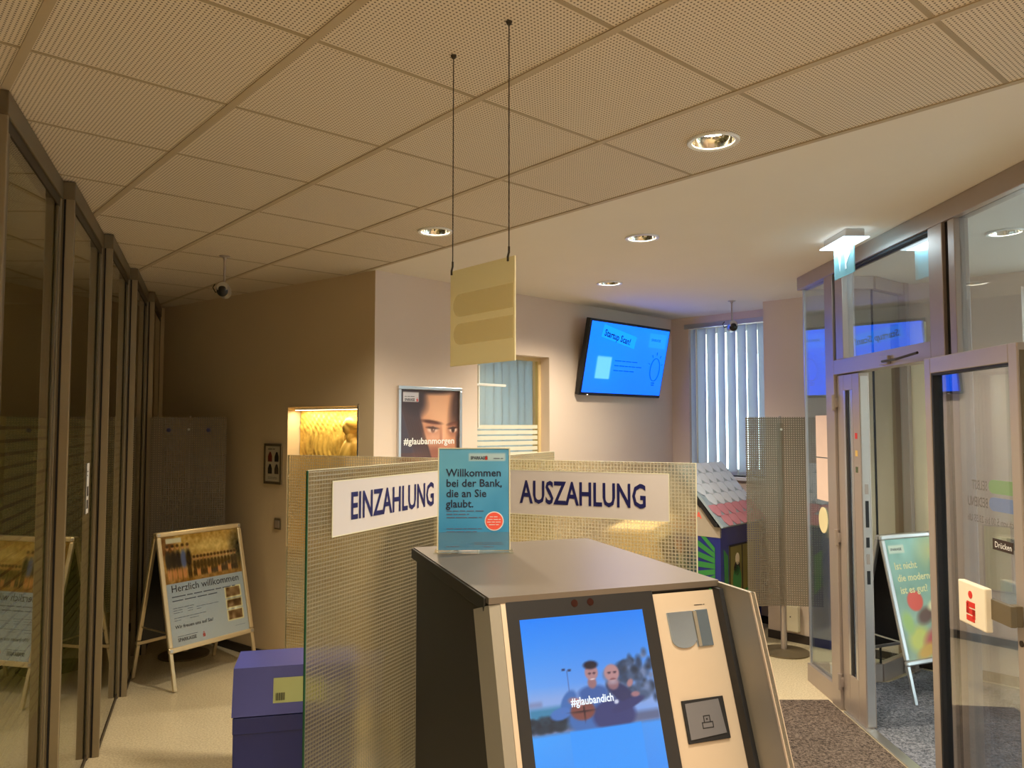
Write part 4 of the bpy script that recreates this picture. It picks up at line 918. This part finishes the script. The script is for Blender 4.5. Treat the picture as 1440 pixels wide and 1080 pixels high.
for z0, z1, c in ((1.40, 1.46, 'alu'), (1.20, 1.36, 'gasket'), (1.08, 1.14, 'gasket'), (.98, 1.04, 'alu'), (.86, .94, 'gasket')): MB().box(W + .003, W + .0045, .01, .03, z0, z1).part('lock_case', M_[c], ep)
for z in (.18, 1.095, 1.965): hinge(t, -.01, z, -.03)
for z, c, nm in ((1.752, (206, 50, 40), 'red_dot'), (1.645, (224, 186, 96), 'yellow_dot'), (1.545, (70, 84, 50), 'green_dot')): MB().box(W - .065, W - .035, -.0135, -.012, z - .018, z + .018).part('sticker', mat(nm, c, .5), t)
ua = Vector((-.063, -.998))
t = thing('open_door_leaf', 'glass door leaf folded open into the hall, with a red S push plate', 'door', (2.0, 3.742, 0), ang(ua), 'entrance door leaves')
W = .765
MB().box(0, .06, -.0, .06, .012, H, bev=.004).part('stile', M_['alu'], t); MB().box(W - .06, W, 0, .06, .012, H, bev=.004).part('stile', M_['alu'], t)
MB().box(.06, W - .06, 0, .06, .012, .14, bev=.004).part('bottom_rail', M_['alu'], t); MB().box(.06, W - .06, 0, .06, H - .075, H, bev=.004).part('top_rail', M_['alu'], t)
MB().box(.06, .075, .004, .05, .14, H - .075).part('gasket', M_['gasket'], t); MB().box(.075, W - .06, .004, .05, H - .085, H - .075).part('gasket', M_['gasket'], t)
MB().box(.075, W - .06, .026, .034, .14, H - .075).part('pane', M_['front_glass'], t)
MB().box(W, W + .002, .01, .05, .03, H - .03).part('edge_plate', M_['bronze'], t)
hl = MB().box(.415, .625, -.075, -.045, .99, 1.165, bev=.006).part('push_plate', mat('cream_push_plate', (236, 222, 196), .4), t)
s_mark(hl, M_['red'], .515, 1.078, .135, y=-.0765)
MB().box(.60, .76, -.052, -.03, 1.045, 1.125, bev=.002).box(.71, .75, -.03, .0, 1.045, 1.125, bev=.002).part('plate_bracket', M_['bronze'], t)
lb2 = MB().box(.56, .70, -.003, -.0005, 1.313, 1.358).part('push_label', mat('dark_brown_label', (52, 38, 32), .5), t)
text('Drücken', .034, M_['white'], lb2, .575, 1.324, y=-.0038)
MB().lathe([(.012, 0), (.012, .004)], 14, Matrix.Translation((W - .03, 0, .98)) @ Matrix.Rotation(R(90), 4, 'X')).part('lock_cylinder', M_['bronze_d'], t)

# ------------------------------------------------------------------ lobby wall fittings
t = frame_on(PI0, PU, 1.06, 0, .0, 'trim_2', None, None); tag(t, kind='structure')
MB().box(0, .13, -.03, 0, .07, ZC - .3, bev=.003).part('brown_jamb', mat('brown_jamb', (142, 112, 88), .6), t); MB().box(.13, .25, -.045, 0, .07, ZC - .3, bev=.003).part('cream_jamb', M_['cream'], t)
t = frame_on(PI0, PU, 1.645, .64, .001, 'notice_board', 'yellowish framed notice board on the lobby wall behind the open door', 'notice board')
W, H = .185, .47
MB().box(.0, W, -.02, 0, 0, H, bev=.003).part('frame', M_['alu'], t); MB().box(.012, W - .012, -.022, -.02, .012, H - .012).part('sheet', mat('olive_yellow_sheet', (196, 190, 140), .6, var=.1), t)
t = frame_on(PI0, PU, 1.95, .13, .001, 'wall_tap', 'small chrome tap low on the lobby wall behind the open door', 'tap')
shade_auto(MB().tube([(0, 0, .03), (0, -.04, .03), (.05, -.06, .04), (.09, -.06, .05)], .014, 10).part('spout', M_['chrome'], t)); MB().tube([(0, -.004, .03), (0, -.004, .75)], .006).part('pipe', M_['white'], t)
window('window_3', PI0, PU, 1.93, 2.75, 1.0, 2.80, .12)
# outer glazing of the lobby, right of the frame
t = tag(thing('window_4', None, None, (4.55, 4.5, 0), R(-90)), kind='structure')
for x in (0, .95, 1.9, 2.85): MB().box(x, x + .07, 0, .07, 0, ZC).part('mullion', M_['alu'], t)
for x in (.07, 1.02, 1.97): MB().box(x, x + .88, .03, .038, .1, ZC - .1).part('pane', M_['clear'], t)
MB().box(0, 2.92, 0, .07, 0, .1).part('base_rail', M_['alu'], t); MB().box(0, 2.92, 0, .07, ZC - .1, ZC).part('head_rail', M_['alu'], t)
wall('wall_lobby_front', (4.6, 1.6), (2.1, 1.6), M_['wall'], t=.2)

# ------------------------------------------------------------------ exit sign
t = thing('exit_sign', 'lit ceiling exit sign with a hanging clear plate above the entrance glazing', 'exit sign', (1.845, 4.52, ZC - .001), R(-90))
MB().box(0, .30, -.0, .105, -.045, 0, bev=.004).part('housing', M_['alu_l'], t)
MB().box(-.015, .315, -.02, .125, -.052, -.045, bev=.001).part('diffuser', emis('cool_diffuser', (.72, .9, 1, 1), 3.2), t)
pl_ = MB().box(.02, .28, .05, .056, -.235, -.052).part('sign_plate', film('cyan_acrylic', (150, 214, 224), .55), t)
wp = film('white_pictogram', (240, 250, 250), .85)
MB().prism([(.08, -.10), (.12, -.10), (.10, -.20)], .0475, .049, 'y').part('arrow', wp, pl_); MB().prism([(.17, -.2), (.19, -.2), (.19, -.17), (.24, -.12), (.24, -.10), (.17, -.10)], .0475, .049, 'y').part('running_figure', wp, pl_)
l = bpy.data.lights.new('exit_light', 'AREA'); l.shape = 'RECTANGLE'; l.size = .28; l.size_y = .1; l.energy = 3.0; l.color = (.7, .88, 1)
lo = bpy.data.objects.new('exit_light', l); COL.objects.link(lo); lo.parent = t; lo.location = (.15, .05, -.056)

# ------------------------------------------------------------------ play house
M_['ph_blue'] = mat('deep_blue_board', (22, 36, 122), .4, var=.08); M_['ph_green'] = mat('green_print', (44, 128, 60), .5, var=.1); M_['ph_grey'] = mat('grey_gable_board', (170, 160, 146), .6)
M_['scale_l'] = mat('pale_scale', (206, 214, 226), .3, var=.06); M_['scale_p'] = mat('pink_scale', (196, 128, 140), .4, var=.08); M_['scale_e'] = mat('grey_roof_board', (150, 166, 180), .5); M_['olive'] = mat('olive_print', (120, 112, 40), .5, var=.15)
up = Vector((math.cos(R(47)), math.sin(R(47))))      # along the ridge, away to the right
# local x: along the side wall (receding right); local -y faces right-front; the gable is at x = 0
t = thing('play_house', 'blue childrens play house with a scaled roof under the corner window', 'play house', (1.70, 6.36, 0), ang(up))
Ln, Wd, EV, RG = .72, .78, 1.02, 1.47
MB().box(0, Ln, 0, .02, 0, EV).part('side_board', M_['ph_blue'], t)
MB().box(0, .02, .02, Wd, 0, EV - .12).part('gable_board', M_['ph_blue'], t)
MB().box(0, Ln, Wd - .02, Wd, 0, EV).part('side_board', M_['ph_blue'], t)
MB().prism([(0, EV - .12), (Wd, EV - .12), (Wd, EV), (Wd / 2, RG - .02), (0, EV)], -.005, .02, 'x').part('gable_panel', M_['ph_grey'], t)
MB().box(Ln - .02, Ln, .02, Wd - .02, 0, EV).part('rear_board', M_['ph_blue'], t)
sr = math.atan2(RG - EV, Wd / 2); SLr = math.hypot(RG - EV, Wd / 2) + .05
Mr = Matrix.Translation((0, Wd / 2, RG)) @ Matrix.Rotation(math.pi / 2 - sr, 4, 'X') @ Matrix.Rotation(math.pi, 4, 'Y') @ Matrix.Diagonal((1, 1, 1, 1))
def roof_pt(x, d, h, side):  # d down the slope from the ridge, h above the roof plane
    y = d * math.cos(sr) + 0; z = -d * math.sin(sr)
    return Vector((x, Wd / 2 + side * y + side * h * math.sin(sr), RG + z + h * math.cos(sr)))
for side in (-1, 1):
    b = MB(); vs8 = [roof_pt(x, d, h, side) for x in (-.04, Ln + .03) for d in (0, SLr) for h in (0, .02)]
    V = [b.bm.verts.new(v) for v in vs8]
    fs = [b.bm.faces.new([V[i] for i in q]) for q in ((0, 1, 3, 2), (4, 6, 7, 5), (0, 4, 5, 1), (2, 3, 7, 6), (0, 2, 6, 4), (1, 5, 7, 3))]
    bmesh.ops.recalc_face_normals(b.bm, faces=fs)
    rf = b.part('roof_board', M_['scale_e'], t)
    if side < 0:
        nrow, ncol = 6, 6
        for r in range(nrow):
            for c in range(ncol):
                x0 = -.035 + (Ln + .06) / ncol * (c + (.5 if r % 2 else 0)); wd = (Ln + .06) / ncol
                if x0 + wd > Ln + .03: wd = Ln + .03 - x0
                if wd < .03: continue
                d0 = SLr / nrow * r; dl = SLr / nrow * 1.12
                prof = [(x0 + .004, d0), (x0 + wd - .004, d0), (x0 + wd - .004, d0 + dl * .55), (x0 + wd * .75, d0 + dl * .88), (x0 + wd / 2, d0 + dl * .97), (x0 + wd * .25, d0 + dl * .88), (x0 + .004, d0 + dl * .55)]
                b = MB(); lo_ = [b.bm.verts.new(roof_pt(x, min(d, SLr), .0215, side)) for x, d in prof]; hi_ = [b.bm.verts.new(roof_pt(x, min(d, SLr), .024 + .004 * (d - d0) / dl, side)) for x, d in prof]
                n_ = len(prof); fs = [b.bm.faces.new(lo_), b.bm.faces.new(hi_[::-1])] + [b.bm.faces.new((lo_[q], hi_[q], hi_[(q + 1) % n_], lo_[(q + 1) % n_])) for q in range(n_)]
                bmesh.ops.recalc_face_normals(b.bm, faces=fs); b.part('scale', M_['scale_p'] if r >= 4 else M_['scale_l'], rf)
MB().box(-.05, Ln + .04, .0, .02, EV - .03, EV).part('eave_strip', M_['gasket'], t)
MB().prism([(-.01, EV - .03), (Wd / 2, RG - .0), (Wd / 2, RG - .04), (.03, EV - .03)], -.045, -.02, 'x').part('barge_board', M_['gasket'], t)
# green fin on the gable, doorway, window print on the side
def fin(parent, Mx):
    for q in range(7):
        z0 = .48 + q * .055; b_ = MB(); wq = .13 + .05 * math.sin(q / 6 * math.pi)
        b_.prism([(.05, z0 + .012 * (3 - q)), (.05 + wq, z0 + .03 * (q - 3)), (.05 + wq, z0 + .03 * (q - 3) + .048), (.05, z0 + .012 * (3 - q) + .04)], -.004, -.0005, 'x').part('fin_ray', M_['ph_green'], parent)
fin(t, None)
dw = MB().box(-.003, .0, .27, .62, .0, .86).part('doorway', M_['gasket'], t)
a = Art(24, 40, (120, 140, 90), 1.6); a.grad(0, .4, (90, 140, 60), (120, 160, 80)); a.grad(.4, .75, (200, 196, 176), (214, 208, 190)); a.grad(.75, 1, (190, 130, 80), (170, 110, 70)); a.noise(0, 1, 0, 1, 40, 10)
a.build('printed_panel', .24, .46, M_['print'], t, Matrix.Translation((-.004, .58, .40)) @ Matrix.Rotation(R(-90), 4, 'Z'))
text('NI', .085, M_['gasket'], t, 0, 0, y=0, bold=.02, mtx=Matrix.Translation((-.0065, .235, 1.135)) @ Matrix.Rotation(R(-90), 4, 'Z'))
text('IA', .075, M_['coral'], t, 0, 0, y=0, bold=.02, mtx=Matrix.Translation((-.0065, .235, 1.045)) @ Matrix.Rotation(R(-90), 4, 'Z'))
pf = MB().box(.14, .60, -.004, 0, .34, .82).part('picture_window', M_['olive'], t)
for x0, x1, z0, z1, c in ((.14, .60, .335, .35, 'gasket'), (.14, .60, .81, .825, 'gasket'), (.14, .152, .34, .82, 'gasket'), (.36, .37, .34, .82, 'gasket'), (.588, .60, .34, .82, 'gasket')): MB().box(x0, x1, -.007, -.004, z0, z1).part('bar', M_[c], pf)
for cx, cz, rx, rz, c in ((.27, .52, .075, .13, 'ph_green'), (.27, .62, .055, .06, 'gasket'), (.28, .70, .035, .05, 'cream'), (.45, .40, .05, .04, 'ph_green'), (.2, .40, .04, .05, 'scale_e')):
    MB().prism([(cx + rx * math.cos(q), cz + rz * math.sin(q)) for q in np.linspace(0, 2 * math.pi, 16, endpoint=False)], -.006, -.0042, 'y').part('patch', M_[c], pf)
MB().prism([(.05, .80), (.12, .74), (.12, .42), (.06, .50)], -.003, -.0005, 'y').part('fin_panel', M_['ph_green'], t)
